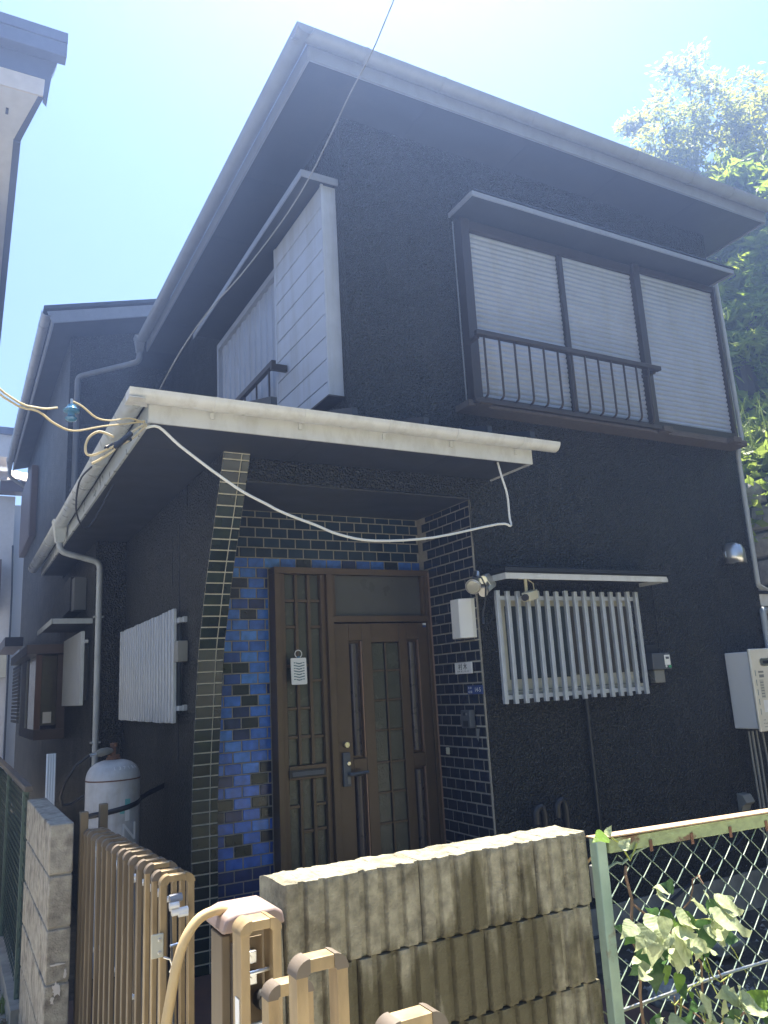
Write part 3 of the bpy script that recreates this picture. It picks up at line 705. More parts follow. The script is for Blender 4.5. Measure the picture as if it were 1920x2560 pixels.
def knob(c, r, mt, nm, par, depth=.03):
    g = G(); pr_ = [(r, 0), (r, depth * .5), (r * .82, depth * .75), (r * .8, depth), (r * .35, depth)]
    for rr, d in pr_: pass
    n = 20; k = 0
    for rr, d in pr_:
        for j in range(n):
            a = 2 * math.pi * j / n; g.v.append((c[0] + rr * math.cos(a), c[1] - d, c[2] + rr * math.sin(a)))
    for i in range(len(pr_) - 1):
        for j in range(n): g.f.append((i * n + j, i * n + (j + 1) % n, (i + 1) * n + (j + 1) % n, (i + 1) * n + j))
    g.f.append(tuple((len(pr_) - 1) * n + j for j in range(n)))
    return g.put(nm, mt, par)
knob((2.330, .5975, 1.238), .022, BRASS, 'cylinder_lock', D); knob((2.336, .5745, 1.119), .015, BRASS, 'cylinder_lock', D, .012)
G().tube(bend([(2.338, .574, 1.052), (2.338, .535, 1.052), (2.462, .535, 1.058)], .02), .011, 10).put('door_handle', DGREY, D)
box(2.325, 2.345, .570, .5745, .99, 1.035).put('handle_inlay', MGREY, D)
lp('door_sticker', SIGNBLUE, 2.985, 3.014, .5955, .5975, 2.004, 2.018); lp('door_sticker', WPLAST, 2.985, 3.014, .5955, .5975, 2.0195, 2.034)

# ------------------------------------------------------------------ things fixed to the house
# flood light with two sensors and hanging plug
FL = thing('security_light', (3.0, -.06, 2.2), 'silver swivel security floodlight with dangling black plug at the porch corner', 'floodlight')
def cyl(p0, p1, r, n=18): return G().tube([p0, p1], r, n)
G().tube([(3.0, -.10, 2.295), (2.985, -.115, 2.272), (2.965, -.135, 2.240), (2.945, -.155, 2.225), (2.905, -.195, 2.20), (2.885, -.213, 2.188)], [.022, .023, .025, .029, .046, .051], 22).put('lamp_head', STEEL, FL)
G().tube([(2.8845, -.2135, 2.1875), (2.879, -.219, 2.184), (2.8775, -.2205, 2.183)], [.047, .040, .012], 22).put('lens', LENS, FL)
G().tube([(3.0, -.10, 2.29), (3.03, -.09, 2.262)], .013, 10).put('arm', STEEL, FL)
G().tube([(3.02, -.14, 2.245), (3.055, -.06, 2.262)], .026, 18).put('swivel', STEEL, FL)
G().prism([(3.045, 2.285), (3.075, 2.29), (3.125, 2.225), (3.12, 2.205), (3.05, 2.16), (3.03, 2.17), (3.075, 2.215), (3.04, 2.255)], 'y', -.14, -.07).put('sensor_bracket', STEEL, FL, bevel=.004)
G().tube([(2.995, -.165, 2.160), (3.055, -.10, 2.190)], [.031, .033], 18).put('sensor', STEEL, FL)
G().tube([(2.93, -.165, 2.262), (2.965, -.20, 2.25), (2.985, -.21, 2.19), (2.982, -.20, 2.10), (2.965, -.19, 2.03), (2.963, -.185, 1.995)], .0055, 8).put('flex', BLACKP, FL)
G().tube([(2.963, -.185, 2.0), (2.963, -.185, 1.985), (2.963, -.185, 1.975), (2.963, -.185, 1.955)], [.006, .008, .013, .013], 10).put('plug', BLACKP, FL)
G().tube([(3.12, -.09, 2.22), (3.16, -.06, 2.14), (3.165, -.03, 2.02), (3.12, -.012, 1.96), (3.07, -.012, 1.955)], .004, 6).put('flex', BLACKP, FL)
# white box lamp on reveal
LM = G().prism([(3.053, .02), (3.053, .165), (3.02, .175), (2.955, .165), (2.945, .155), (2.945, .06), (2.955, .045), (3.02, .015)], 'z', 1.885, 2.145).put('porch_lamp', WPLAST, None,
     'white box-shaped porch lamp on the dark tiled reveal below the floodlight', 'wall lamp', bevel=.004)
# nameplate, address plate, intercom, switch
NP = box(3.033, 3.045, .088, .288, 1.655, 1.731).put('nameplate', WPLAST, None, 'white nameplate with black brushed characters on the dark tiled reveal', 'nameplate', bevel=.003)
ry = (R(90), 0, R(-90))
lettering('村 木', .046, (3.0322, .19, 1.700), ry, INK, NP)
for i, y_ in enumerate((.25, .23, .205, .185, .165, .145, .13)):
    box(3.0322, 3.0329, y_ - .004, y_ + .004, 1.667, 1.667 + (.009 if i not in (3, 5) else .002)).put('small_mark', MGREY, NP)
AP = box(3.036, 3.045, -.012, .158, 1.519, 1.576).put('address_plate', SIGNBLUE, None, 'small blue address plate reading 14-5 on the porch reveal edge', 'address plate', bevel=.002)
lettering('14-5', .040, (3.0352, .040, 1.547), ry, WPLAST, AP)
lettering('4丁目', .018, (3.0352, .125, 1.534), ry, PALEPAINT, AP); lettering('宮  岸', .016, (3.0352, .128, 1.560), ry, PALEPAINT, AP)
IC = box(3.0, 3.045, .105, .205, 1.305, 1.42).put('intercom', DGREY, None, 'dark grey door intercom box on the tiled reveal below the blue plate', 'intercom', bevel=.004)
box(2.997, 2.9995, .125, .18, 1.315, 1.352).put('speaker_panel', BLACKP, IC); box(2.997, 2.9995, .15, .175, 1.385, 1.405).put('camera_window', BLACKP, IC); box(2.9965, 2.9995, .130, .146, 1.388, 1.400).put('call_button', MGREY, IC)
G().add([(3.044, .10, 1.30), (3.044, .06, 1.30), (3.044, .085, 1.22), (3.044, .10, 1.24), (3.0425, .10, 1.30), (3.0425, .06, 1.30), (3.0425, .085, 1.22), (3.0425, .10, 1.24)],
        [(4,5,6,7),(0,3,2,1),(0,1,5,4),(1,2,6,5),(2,3,7,6),(3,0,4,7)]).put('mortar_patch', MGREY, H)
box(3.036, 3.045, .437, .478, 1.122, 1.168).put('door_chime_button', CPLAST, None, 'small cream push button on dark tiles beside the front door', 'door button', bevel=.006)
# hanging insect repellent tag
TG = G().prism([(1.942, 1.648), (1.946, 1.642), (2.043, 1.642), (2.048, 1.648), (2.045, 1.806), (2.041, 1.812), (1.943, 1.812), (1.938, 1.806)], 'y', .545, .556).put('repellent_tag', WPLAST, None,
     'white plastic tag with slate chevron slots hanging on the door side light', 'hanging tag')
for i in range(7):
    zc = 1.775 - i * .0175
    x0, x1 = 1.957, 2.031
    if i % 2: 
        G().prism([(x0, zc + .004), (1.994, zc - .004), (x1, zc + .004), (x1, zc + .011), (1.994, zc + .003), (x0, zc + .011)], 'y', .5435, .5448).put('chevron_slot', SINK, TG)
    else:
        G().prism([(x0 + .016, zc + .001), (1.994, zc - .004), (x1 - .016, zc + .001), (x1 - .016, zc + .008), (1.994, zc + .003), (x0 + .016, zc + .008)], 'y', .5435, .5448).put('chevron_slot', SINK, TG)
        for a in (x0, x1 - .012): box(a, a + .012, .5435, .5448, zc + .003, zc + .009).put('short_slot', SINK, TG)
G().tube([(1.993 + .024 * math.sin(a), .55, 1.838 - .024 * math.cos(a)) for a in [R(30 + i * 15) for i in range(21)]], .003, 6).put('ring', WPLAST, TG)
G().prism(arc((1.993, 1.812), .012, 0, 180, 8), 'y', .547, .554).put('blue_tab', BLUEG, TG)
# cctv camera under canopy
CC = thing('cctv_camera', (3.33, -.12, 2.1), 'cream box camera under the canopy in front of the window bars', 'camera')
box(3.30, 3.38, -.20, -.15, 2.250, 2.261).put('mount_plate', CPLAST, CC); G().tube([(3.335, -.18, 2.25), (3.335, -.18, 2.165)], .011, 10).put('stalk', CPLAST, CC)
cb = box(-.075, .075, -.028, .028, -.03, .03).put('camera_body', CPLAST, CC, bevel=.006, origin=(0, 0, 0)); attach(cb, (3.335, -.215, 2.135), CC); cb.rotation_euler = (0, R(-12), R(28))
v = Vector((-.075, 0, 0)); v.rotate(cb.rotation_euler); c0 = Vector((3.335, -.215, 2.135)) + v
v2 = v.normalized()
G().tube([c0, c0 + v2 * .022], .022, 16).put('lens_hood', BLACKP, CC)
G().tube([(3.36, -.18, 2.245), (3.39, -.19, 2.22), (3.385, -.2, 2.17), (3.37, -.21, 2.15)], .004, 6).put('lead', CPLAST, CC)
# electric meter
EM = box(4.535, 4.725, -.075, -.002, 1.615, 1.735).put('electric_meter', DGREY, None, 'grey electricity smart meter on black wall right of the barred window', 'meter', bevel=.006)
box(4.56, 4.665, -.055, -.002, 1.52, 1.614).put('terminal_cover', MGREY, EM, bevel=.006); box(4.655, 4.712, -.0785, -.0755, 1.645, 1.72).put('display_label', WPLAST, EM)
box(4.668, 4.70, -.0805, -.0787, 1.69, 1.706).put('display', DGREY, EM); box(4.69, 4.716, -.0805, -.0757, 1.627, 1.643).put('green_label', mat('green_label', (.05, .32, .14), .5), EM)
knob((4.668, -.0757, 1.637), .009, WPLAST, 'port', EM, .004); box(4.54, 4.66, -.02, -.002, 1.736, 1.80).put('conduit_box', ROOF, EM)
box(4.54, 4.67, -.03, -.002, 1.505, 1.515).put('meter_shelf', BRONZE, EM)
G().tube([(4.42, -.01, 1.98), (4.50, -.01, 1.88), (4.52, -.01, 1.75), (4.52, -.02, 1.60), (4.56, -.03, 1.545), (4.58, -.03, 1.55)], .006, 6).put('lead', ROOF, EM)
# vent hood
VH = thing('vent_hood', (5.65, 0, 2.43), 'domed steel vent hood high on the black wall at right', 'vent')
pts_ = []
g = G(); n = 14
for i, (zz_, sc) in enumerate(((2.44, 1), (2.50, 1), (2.55, .97), (2.59, .82), (2.615, .5), (2.62, .1))):
    for j in range(n + 1):
        a = math.pi * j / n; g.v.append((5.668 - .085 * math.cos(a) * sc if i > 2 else 5.668 - .085 * math.cos(a), -.002 - .13 * math.sin(a) * sc, zz_))
for i in range(5):
    for j in range(n): g.f.append((i*(n+1)+j, i*(n+1)+j+1, (i+1)*(n+1)+j+1, (i+1)*(n+1)+j))
o = g.put('hood', STEEL, VH); sm = o.modifiers.new('thick', 'SOLIDIFY'); sm.thickness = .004
G().lathe([(.078, 0), (.078, .02)], (0, 0), 24).put('flange', STEEL, None, origin=(0, 0, 0))
fl = bpy.context.scene.objects['flange']; attach(fl, (5.655, -.001, 2.52), VH); fl.rotation_euler = (R(90), 0, 0)
# water heater
WH = box(5.41, 5.86, -.215, -.002, 1.135, 1.715).put('water_heater', WPLAST, None, 'ivory and white gas water heater mounted low on the wall at right', 'water heater', bevel=.008)
box(5.40, 5.88, -.24, -.2155, 1.115, 1.735).put('front_cover', IVORY, WH, bevel=.01)
for i in range(5): z_ = 1.24 + i * .072; box(5.432, 5.437, -.2418, -.2402, z_, z_ + .045).put('vent_slot', SINK, WH)
G().prism([(5.53 + x_, 1.63 + z_) for x_, z_ in arc((0, 0), .03, 90, 270, 8)] + [(5.78, 1.60), (5.78, 1.66)], 'y', -.2445, -.2402).put('exhaust_rim', STEEL, WH); box(5.535, 5.77, -.2465, -.2447, 1.618, 1.642).put('exhaust_slot', BLACKP, WH)
for r_ in range(3):
    for c_ in range(3):
        if r_ or c_ < 2: knob((5.455 + c_ * .016, -.2402, 1.20 - r_ * .025), .0035, BLACKP, 'drain_hole', WH, .001)
box(5.47, 5.53, -.2412, -.2403, 1.55, 1.565).put('maker_plate', MGREY, WH); box(5.475, 5.53, -.2412, -.2403, 1.515, 1.538).put('maker_plate', MGREY, WH)
box(5.47, 5.515, -.2412, -.2403, 1.36, 1.50).put('data_label', CREAM, WH); box(5.48, 5.60, -.2412, -.2403, 1.255, 1.345).put('warning_label', WPLAST, WH)
for i in range(6): box(5.474, 5.511, -.2418, -.2413, 1.37 + i * .021, 1.378 + i * .021).put('print_line', MGREY, WH)
for i, x in enumerate((5.44, 5.48, 5.53, 5.60)): G().tube([(x, -.1, 1.114), (x + .004 * i, -.1, .9), (x + .02, -.09, .6), (x + .012, -.08, .0)], .008 if i != 1 else .011, 8).put('heater_pipe', MGREY, WH)
# outlet cover
OC = G().prism([(-.002, .535), (-.03, .535), (-.045, .575), (-.085, .60), (-.055, .655), (-.002, .665)], 'x', 5.32, 5.42).put('outdoor_outlet', MGREY, None, 'small grey weatherproof outlet low on the black wall at right', 'outlet cover', bevel=.004)
# two black elbows (vent pipes)
for x, z_, y_, nm, lab in ((3.36, .80, -.10, 'left', 'shorter black swan-neck vent pipe low on the wall, left of the pair'), (3.52, .825, -.12, 'right', 'taller black swan-neck vent pipe low on the wall, right of the pair')):
    G().tube([(x - .05, y_, z_ - .10), (x - .05, y_, z_ - .03), (x - .035, y_, z_ - .005), (x - .01, y_, z_ + .003), (x + .01, y_, z_ - .012), (x + .018, y_, z_ - .05), (x + .02, y_, .0)], .024, 12).put('vent_pipe', BLACKP, None, lab, 'vent pipe', group='vent pipes at the foot of the wall')
# junction box on left wall
JB = box(1.24, 1.306, .69, .79, 1.82, 1.95).put('junction_box', MGREY, None, 'small beige junction box at the near end of the left wall grille', 'junction box', bevel=.004)
for ch in (): pass
G().tube([(1.28, .72, 1.82), (1.275, .715, 1.78), (1.28, .735, 1.74), (1.285, .75, 1.78), (1.285, .745, 1.82)], .004, 6).put('wire_loop', BLACKP, JB)
# gas cylinder
TK = thing('gas_cylinder', (.957, 1.2, 0), 'grey gas cylinder with faded teal logo strapped beside the left wall', 'gas cylinder')
G().lathe([(.15, .0), (.166, .03), (.167, 1.10), (.166, 1.112)], (.957, 1.2), 36).put('cylinder_body', GPAINT, TK)
G().lathe([(.1675, 1.118), (.166, 1.135), (.158, 1.165), (.14, 1.193), (.11, 1.215), (.075, 1.228), (.04, 1.234)], (.957, 1.2), 36).put('cylinder_shoulder', GPAINT, TK)
G().lathe([(.1685, 1.110), (.169, 1.114), (.1685, 1.118)], (.957, 1.2), 36).put('weld_seam', RUST, TK)
G().lathe([(.045, 1.234), (.043, 1.25), (.038, 1.252), (.038, 1.262), (.032, 1.264)], (.957, 1.2), 20).put('neck_ring', RUST, TK)
G().lathe([(.014, 1.264), (.014, 1.31), (.022, 1.312), (.022, 1.335), (.012, 1.338)], (.957, 1.2), 14).put('valve', RUST, TK)
G().tube([(.945, 1.19, 1.29), (.91, 1.17, 1.29), (.87, 1.15, 1.285), (.84, 1.14, 1.28)], [.014, .024, .026, .014], 12).put('regulator', MGREY, TK)
G().tube([(.84, 1.14, 1.28), (.80, 1.13, 1.275)], .011, 10).put('coupling', STEEL, TK)
G().tube([(.80, 1.13, 1.275), (.72, 1.13, 1.22), (.66, 1.15, 1.12), (.64, 1.18, 1.04), (.66, 1.22, .985), (.71, 1.25, .98), (.79, 1.28, 1.02)], .009, 8).put('gas_hose', BLACKP, TK)
def on_tank(th, z_, r=.1685): return (.957 + r * math.sin(R(th)), 1.2 - r * math.cos(R(th)), z_)
sp = [on_tank(th, .905 + .0 * th + .00045 * (th + 80), .170) for th in range(-85, 86, 10)] + [(1.20, 1.25, 1.0), (1.305, 1.3, 1.03)]
g = G()
for p in sp: g.v += [(p[0], p[1], p[2] - .016), (p[0], p[1], p[2] + .016)]
for i in range(len(sp) - 1): g.f.append((2*i, 2*i+2, 2*i+3, 2*i+1))
o = g.put('strap', BLACKP, TK); o.modifiers.new('thick', 'SOLIDIFY').thickness = .003
for i, ch in enumerate('L37186'):
    th = -6 + i * 11.5
    rr = .151
    lettering(ch, .034, (.957 + rr * math.sin(R(th)), 1.2 - rr * math.cos(R(th)), 1.186), (R(48), 0, R(th)), PALEPAINT, TK, 'stencil')
lettering('N', .15, on_tank(26, .80, .1695), (R(90), 0, R(26)), PALEPAINT, TK, 'stencil')
def patch(ths, zs_, mt, nm):
    g = G(); a, b = ths; n = 6
    for i in range(n + 1): 
        th = a + (b - a) * i / n; g.v += [on_tank(th, zs_[0]), on_tank(th, zs_[1])]
    for i in range(n): g.f.append((2*i, 2*i+2, 2*i+3, 2*i+1))
    g.put(nm, mt, TK)
patch((16, 29), (.935, 1.0), TEAL, 'logo_mark'); patch((5, 15.5), (.915, .955), TEAL, 'logo_mark'); patch((16.5, 27), (.87, .933), PALEPAINT, 'logo_mark')
# white corrugated offcut leaning behind the block wall
g = G(); n = 12
for i in range(n + 1):
    x = .54 + .055 * i / n; d = .008 * math.cos(i * 2.1)
    g.v += [(x, 1.0 + d, .1), (x - .002, 1.03 + d, 1.31)]
for i in range(n): g.f.append((2*i, 2*i+2, 2*i+3, 2*i+1))
o = g.put('plastic_sheet', WPLAST, None, 'narrow white corrugated plastic sheet standing behind the left block wall', 'plastic sheet'); o.modifiers.new('t', 'SOLIDIFY').thickness = .003

# ------------------------------------------------------------------ cables
G().tube([(.35,-.62,3.01)], .01) if False else None
def cable(pts, r, mt, label, cat='cable', name='cable', n=6, sub=4):
    P = [Vector(p) for p in pts]; out = []
    for i in range(len(P) - 1):
        p0 = P[max(i-1,0)]; p1 = P[i]; p2 = P[i+1]; p3 = P[min(i+2,len(P)-1)]
        for k in range(sub):
            t = k / sub
            out.append(.5 * ((2*p1) + (p2-p0)*t + (2*p0-5*p1+4*p2-p3)*t*t + (-p0+3*p1-3*p2+p3)*t**3))
    out.append(P[-1])
    return G().tube(out, r, n).put(name, mt, None, label, cat)
cable([(.79, -.46, 2.93), (.855, -.46, 2.941), (.959, -.46, 2.855), (1.12, -.46, 2.742), (1.15, -.458, 2.724), (1.288, -.46, 2.637), (1.43, -.462, 2.572), (1.47, -.46, 2.553), (1.56, -.46, 2.520), (1.70, -.458, 2.478), (1.844, -.46, 2.43), (2.061, -.46, 2.405), (2.45, -.46, 2.44), (2.934, -.46, 2.546), (3.03, -.46, 2.54), (3.045, -.44, 2.60), (3.05, -.43, 2.75), (3.03, -.42, 2.86), (3.02, -.40, 2.97)], .0075, CABLEW, 'white cable sagging across the porch front below the gutter')
cable([(.884, -.3, 3.19), (.959, -.467, 3.365), (1.06, -.633, 3.534), (1.179, -.8, 3.678), (1.337, -.967, 3.916), (1.426, -1.133, 4.086), (1.489, -1.3, 4.262), (1.51, -1.467, 4.356), (1.548, -1.633, 4.466), (1.581, -1.8, 4.615), (1.7, -2.3, 5.1), (2.1, -4.0, 6.6), (2.6, -6, 8)], .0036, CABLEG, 'thin dark cable rising past the upper eave to the sky')
cable([(-1.6, -2.2, 3.3), (-.3, -1.35, 3.02), (.126, -.95, 2.845), (.26, -.86, 2.83), (.34, -.82, 2.855)], .005, CABLEY, 'upper twisted service cable coming from the left to the blue insulator')
cable([(-1.6, -2.2, 3.27), (-.3, -1.35, 2.99), (.126, -.95, 2.825), (.26, -.86, 2.815), (.33, -.80, 2.79), (.42, -.72, 2.79), (.56, -.62, 2.86), (.70, -.50, 2.93), (.785, -.46, 2.965)], .005, CABLEY, 'lower service cable passing under the insulator to the gutter corner')
cable([(.40, -.8, 2.90), (.45, -.76, 2.895), (.52, -.70, 2.87), (.60, -.60, 2.90), (.70, -.52, 2.95), (.79, -.455, 2.955)], .0045, CABLEY, 'stay wire from the insulator top to the gutter corner')
cable([(.79, -.47, 2.94), (.70, -.55, 2.83), (.60, -.6, 2.765), (.52, -.6, 2.72), (.49, -.6, 2.735), (.50, -.59, 2.80), (.55, -.58, 2.845), (.62, -.57, 2.83)], .006, CABLEY, 'cream cable loop hanging beside the left gutter')
cable([(.79, -.46, 2.95), (.71, -.55, 2.875), (.655, -.58, 2.80), (.60, -.6, 2.74), (.55, -.6, 2.70), (.52, -.6, 2.68)], .006, CABLEY, 'short cream spliced cable below the left gutter loop')
cable([(.70, -.555, 2.86), (.66, -.575, 2.815), (.615, -.59, 2.765)], .014, BLACKP, 'black taped cable splice below the porch gutter corner', 'cable splice', 'cable_splice', 10)
cable([(.70, -.548, 2.835), (.64, -.57, 2.80), (.58, -.6, 2.76)], .012, BLACKP, 'upper black taped splice beside the gutter loop', 'cable splice', 'cable_splice', 10)
cable([(.56, -.3, 2.75), (.53, -.1, 2.72), (.56, .2, 2.62), (.66, .45, 2.60), (.80, .50, 2.88)], .005, CABLEK, 'thin black wire hanging below the left gutter')
IN = thing('insulator', (.40, -.8, 2.8), 'blue porcelain spool insulator on the service cable', 'insulator')
G().lathe([(.010, 2.805), (.022, 2.81), (.026, 2.82), (.016, 2.828), (.016, 2.842), (.033, 2.848), (.036, 2.858), (.022, 2.868), (.016, 2.882), (.006, 2.888)], (.40, -.8), 20).put('spool', BLUEG, IN)
G().tube([(.40, -.8, 2.888), (.40, -.8, 2.91)], .006, 8).put('pin', STEEL, IN)

# ------------------------------------------------------------------ ACCORDION GATE
def u_frame(x0, x1, y, z1, z0, mt, parent, t=.022, d=.024, r=.024, caps=CAPG):
    o = [(x0, z0), (x0, z1 - r)] + arc((x0 + r, z1 - r), r, 180, 90, 5) + arc((x1 - r, z1 - r), r, 90, 0, 5) + [(x1, z0)]
    i = [(x1 - t, z0), (x1 - t, z1 - r)] + arc((x1 - r, z1 - r), r - t, 0, 90, 4) + arc((x0 + r, z1 - r), r - t, 90, 180, 4) + [(x0 + t, z0)]
    # build as two legs + head so that every face is convex strip
    g = G(); no = len(o); ni = len(i)
    ii = i[::-1]
    k = 0
    def ring(yv):
        return [(p[0], yv, p[1]) for p in o], [(p[0], yv, p[1]) for p in ii]
    # resample inner to same count
    def resample(pl, n):
        L = [0]
        for a, b in zip(pl, pl[1:]): L.append(L[-1] + math.dist(a, b))
        out = []
        for j in range(n):
            s_ = L[-1] * j / (n - 1); q = 0
            while q < len(L) - 2 and L[q + 1] < s_: q += 1
            f = (s_ - L[q]) / max(1e-9, L[q + 1] - L[q]); out.append((pl[q][0] + (pl[q+1][0] - pl[q][0]) * f, pl[q][1] + (pl[q+1][1] - pl[q][1]) * f))
        return out
    inn = [(x0 + t, z0), (x0 + t, z1 - r)] + arc((x0 + r, z1 - r), r - t, 180, 90, 5) + arc((x1 - r, z1 - r), r - t, 90, 0, 5) + [(x1 - t, z0)]
    n = len(o)
    for yv in (y - d / 2, y + d / 2):
        for p in o: g.v.append((p[0], yv, p[1]))
        for p in inn: g.v.append((p[0], yv, p[1]))
    A, B, C_, D_ = 0, n, 2 * n, 3 * n
    for j in range(n - 1):
        g.f += [(A+j, A+j+1, B+j+1, B+j), (C_+j, D_+j, D_+j+1, C_+j+1), (A+j, C_+j, C_+j+1, A+j+1), (B+j, B+j+1, D_+j+1, D_+j)]
    fr = g.put('gate_frame', mt, parent, bevel=.002)
    e_ = .0015
    for sx, a0, a1, cx in ((0, 180, 90, x0 + r), (1, 0, 90, x1 - r)):
        oo = arc((cx, z1 - r), r + e_, a0, a1, 6); jj = arc((cx, z1 - r), max(.004, r - t - e_), a1, a0, 6)
        G().prism(oo + jj, 'y', y - d / 2 - e_, y + d / 2 + e_).put('corner_cap', caps, fr)
    return fr
LG = thing('accordion_gate', (.58, -1.2, 0), 'folded bronze accordion gate leaf against the left block wall', 'gate', 'accordion gate leaves')
NF = 14
for i in range(NF):
    t = i / (NF - 1); y = -.62 - t * 1.33; z1 = 1.085 + .038 * t + random.uniform(-.004, .004)
    x0 = .528 + .012 * t + random.uniform(-.003, .003)
    last = i == NF - 1
    f_ = u_frame(x0, x0 + .094, y, z1, .06, GOLD if i > NF - 4 else GOLDD, LG, t=.018 if last else .0145, caps=GOLD if last else CAPG)  # near frames keep the lit tone, the rest the shade-darkened one
    if i % 1 == 0:
        for zz_, nx in ((z1 - .075, .36), (z1 - .10, .62), (.62 + .03 * (i % 3), .4), (.28, .5)):
            x = x0 + .094 * nx
            G().tube([(x - .012, y - .022, zz_), (x + .014, y - .022, zz_)], .008, 8).put('roller', WPLAST, f_)
for i in range(0, NF - 1):
    y0 = -.62 - i / (NF - 1) * 1.33; y1 = -.62 - (i + 1) / (NF - 1) * 1.33
    box(.58, .586, y1 + .01, y0 - .01, .30, .34).put('link_bar', DGREY, LG)
    G().prism([(y1 + .012, .42), (y0 - .012, .98), (y0 - .012, 1.01), (y1 + .012, .45)], 'x', .588, .593).put('link_bar', DGREY, LG)
yl = -1.95
for z_ in (.945, .72, .60): G().tube([(.565, yl - .01, z_), (.615, yl - .01, z_ + .006)], .004, 8).put('spacer_rod', STEEL, LG)
G().tube([(.566, yl - .02, 1.03), (.61, yl - .02, 1.033)], .009, 10).put('roller', WPLAST, LG); G().tube([(.566, yl + .005, 1.06), (.60, yl + .005, 1.062)], .011, 10).put('roller', SHUT, LG)
LP = box(.512, .545, yl - .022, yl - .0165, .925, .985).put('latch_plate', CREAM, LG, bevel=.003)
knob((.534, yl - .022, .970), .005, STEEL, 'screw', LP, .003); knob((.534, yl - .022, .938), .005, STEEL, 'screw', LP, .003)
G().tube([(.545, yl - .02, .925), (.562, yl - .025, .918), (.568, yl - .025, .900), (.562, yl - .02, .885)], .003, 6).put('hook', STEEL, LG)
G().tube([(.50, yl - .06, .55), (.52, yl - .06, .55)], .012, 10).put('drop_bolt_knob', STEEL, LG); G().tube([(.49, yl - .06, .56), (.49, yl - .06, .1)], .010, 10).put('drop_bolt', MGREY, LG); G().tube([(.525, yl - .06, .62), (.525, yl - .06, .1)], .008, 10).put('drop_bolt', MGREY, LG)
GPOST = G().box(.515, .548, -.60, -.565, 0, 1.15).put('gate_post', GOLDD, None, 'bronze gate post rising behind the folded left gate leaf', 'gate post', bevel=.003)
box(.605, .640, -.52, -.485, 0, 1.165).put('gate_post', GOLDD, None, 'taller bronze gate post in front of the gas cylinder', 'gate post', bevel=.003)
# right leaf with its post
RG = thing('accordion_gate', (.6, -2.7, 0), 'half-opened bronze accordion gate leaf beside the ribbed concrete wall', 'gate', 'accordion gate leaves')
PO = box(.560, .660, -2.50, -2.41, 0, 1.105).put('gate_post', GOLDD, RG, bevel=.003)
box(.538, .556, -2.52, -2.44, 0, 1.10).put('post_channel', GOLDD, RG, bevel=.002)
G().prism([(.535, 1.106), (.545, 1.135), (.565, 1.142), (.655, 1.142), (.672, 1.132), (.678, 1.106)], 'y', -2.535, -2.40).put('post_cap', MAUVE, RG, bevel=.006)
fA = u_frame(.545, .632, -2.60, 1.147, .06, GOLD, RG, t=.019, d=.055, r=.024, caps=GOLD)
box(.552, .556, -2.575, -2.535, 0.02, 1.09).put('sticker_channel', BRONZE, RG)
box(.5435, .5449, -2.615, -2.59, .955, 1.005).put('sticker', WPLAST, RG)
box(.566, .612, -2.562, -2.558, .1, 1.10).put('channel_back', GOLDD, RG)
for z_ in (1.065, 1.025, .895):
    p = box(.566, .596, -2.578, -2.564, z_ - .012, z_ + .012).put('latch_plate', STEEL, RG, bevel=.002)
    knob((.578, -2.578, z_), .006, STEEL, 'screw', p, .004)
for z_ in (1.043, .948, .865): G().tube([(.563, -2.60, z_), (.614, -2.60, z_ + .002)], .004, 8).put('spacer_rod', STEEL, RG)
box(.565, .613, -2.585, -2.565, .79, .85).put('lock_case', DGREY, RG, bevel=.004)
knob((.603, -2.575, .985), .018, BLACKP, 'rubber_bumper', RG, .03)
fB = u_frame(.522, .607, -2.83, 1.095, .06, GOLD, RG, t=.020, d=.036, r=.022)
fC = u_frame(.512, .603, -2.99, 1.177, .06, GOLD, RG, t=.020, d=.036, r=.024)
fD = u_frame(.553, .653, -3.21, 1.145, .06, GOLD, RG, t=.021, d=.036, r=.024)
for y, z_ in ((-2.83, .94), (-3.10, 1.03), (-3.10, .6), (-2.9, .5)): G().tube([(.535, y - .03, z_), (.60, y - .03, z_)], .012, 10).put('roller', WPLAST, RG)
for (y0, z0, y1, z1_) in ((-2.62, .9, -2.81, .55), (-2.85, .55, -2.97, .95), (-3.01, .95, -3.19, .5)):
    G().prism([(y0, z0), (y1, z1_), (y1, z1_ + .035), (y0, z0 + .035)], 'x', .57, .576).put('link_bar', GOLDD, RG)
cable([(.56, -2.47, 1.138), (.53, -2.49, 1.146), (.49, -2.50, 1.135), (.455, -2.51, 1.09), (.43, -2.52, 1.0), (.41, -2.53, .88), (.395, -2.55, .6), (.39, -2.56, .02)], .0105, HOSE, 'tan hose arching from the gate post down to the ground', 'hose', 'hose', 12)

# grey plastic brackets seen between the gate leaves
BK = G().prism([(.86, .62), (.885, .62), (.905, .80), (.93, .84), (.93, .90), (.90, .925), (.875, .91), (.87, .80)], 'y', -1.75, -1.70).put('hose_reel_bracket', SHUT, None, 'grey plastic hose reel bracket standing between the gate leaves', 'hose reel', bevel=.006)
G().tube([(.88, -1.76, .70), (.88, -1.69, .70)], .045, 18).put('reel_hub', mat('dull_yellow_plastic', (.45, .40, .12), .5), BK)
G().tube([(.80, -1.75, .93), (.815, -1.74, .87), (.835, -1.735, .80), (.85, -1.73, .74)], [.012, .018, .016, .02], 12).put('spray_nozzle', BLACKP, None, 'black spray nozzle hanging beside the grey hose reel bracket', 'spray nozzle')

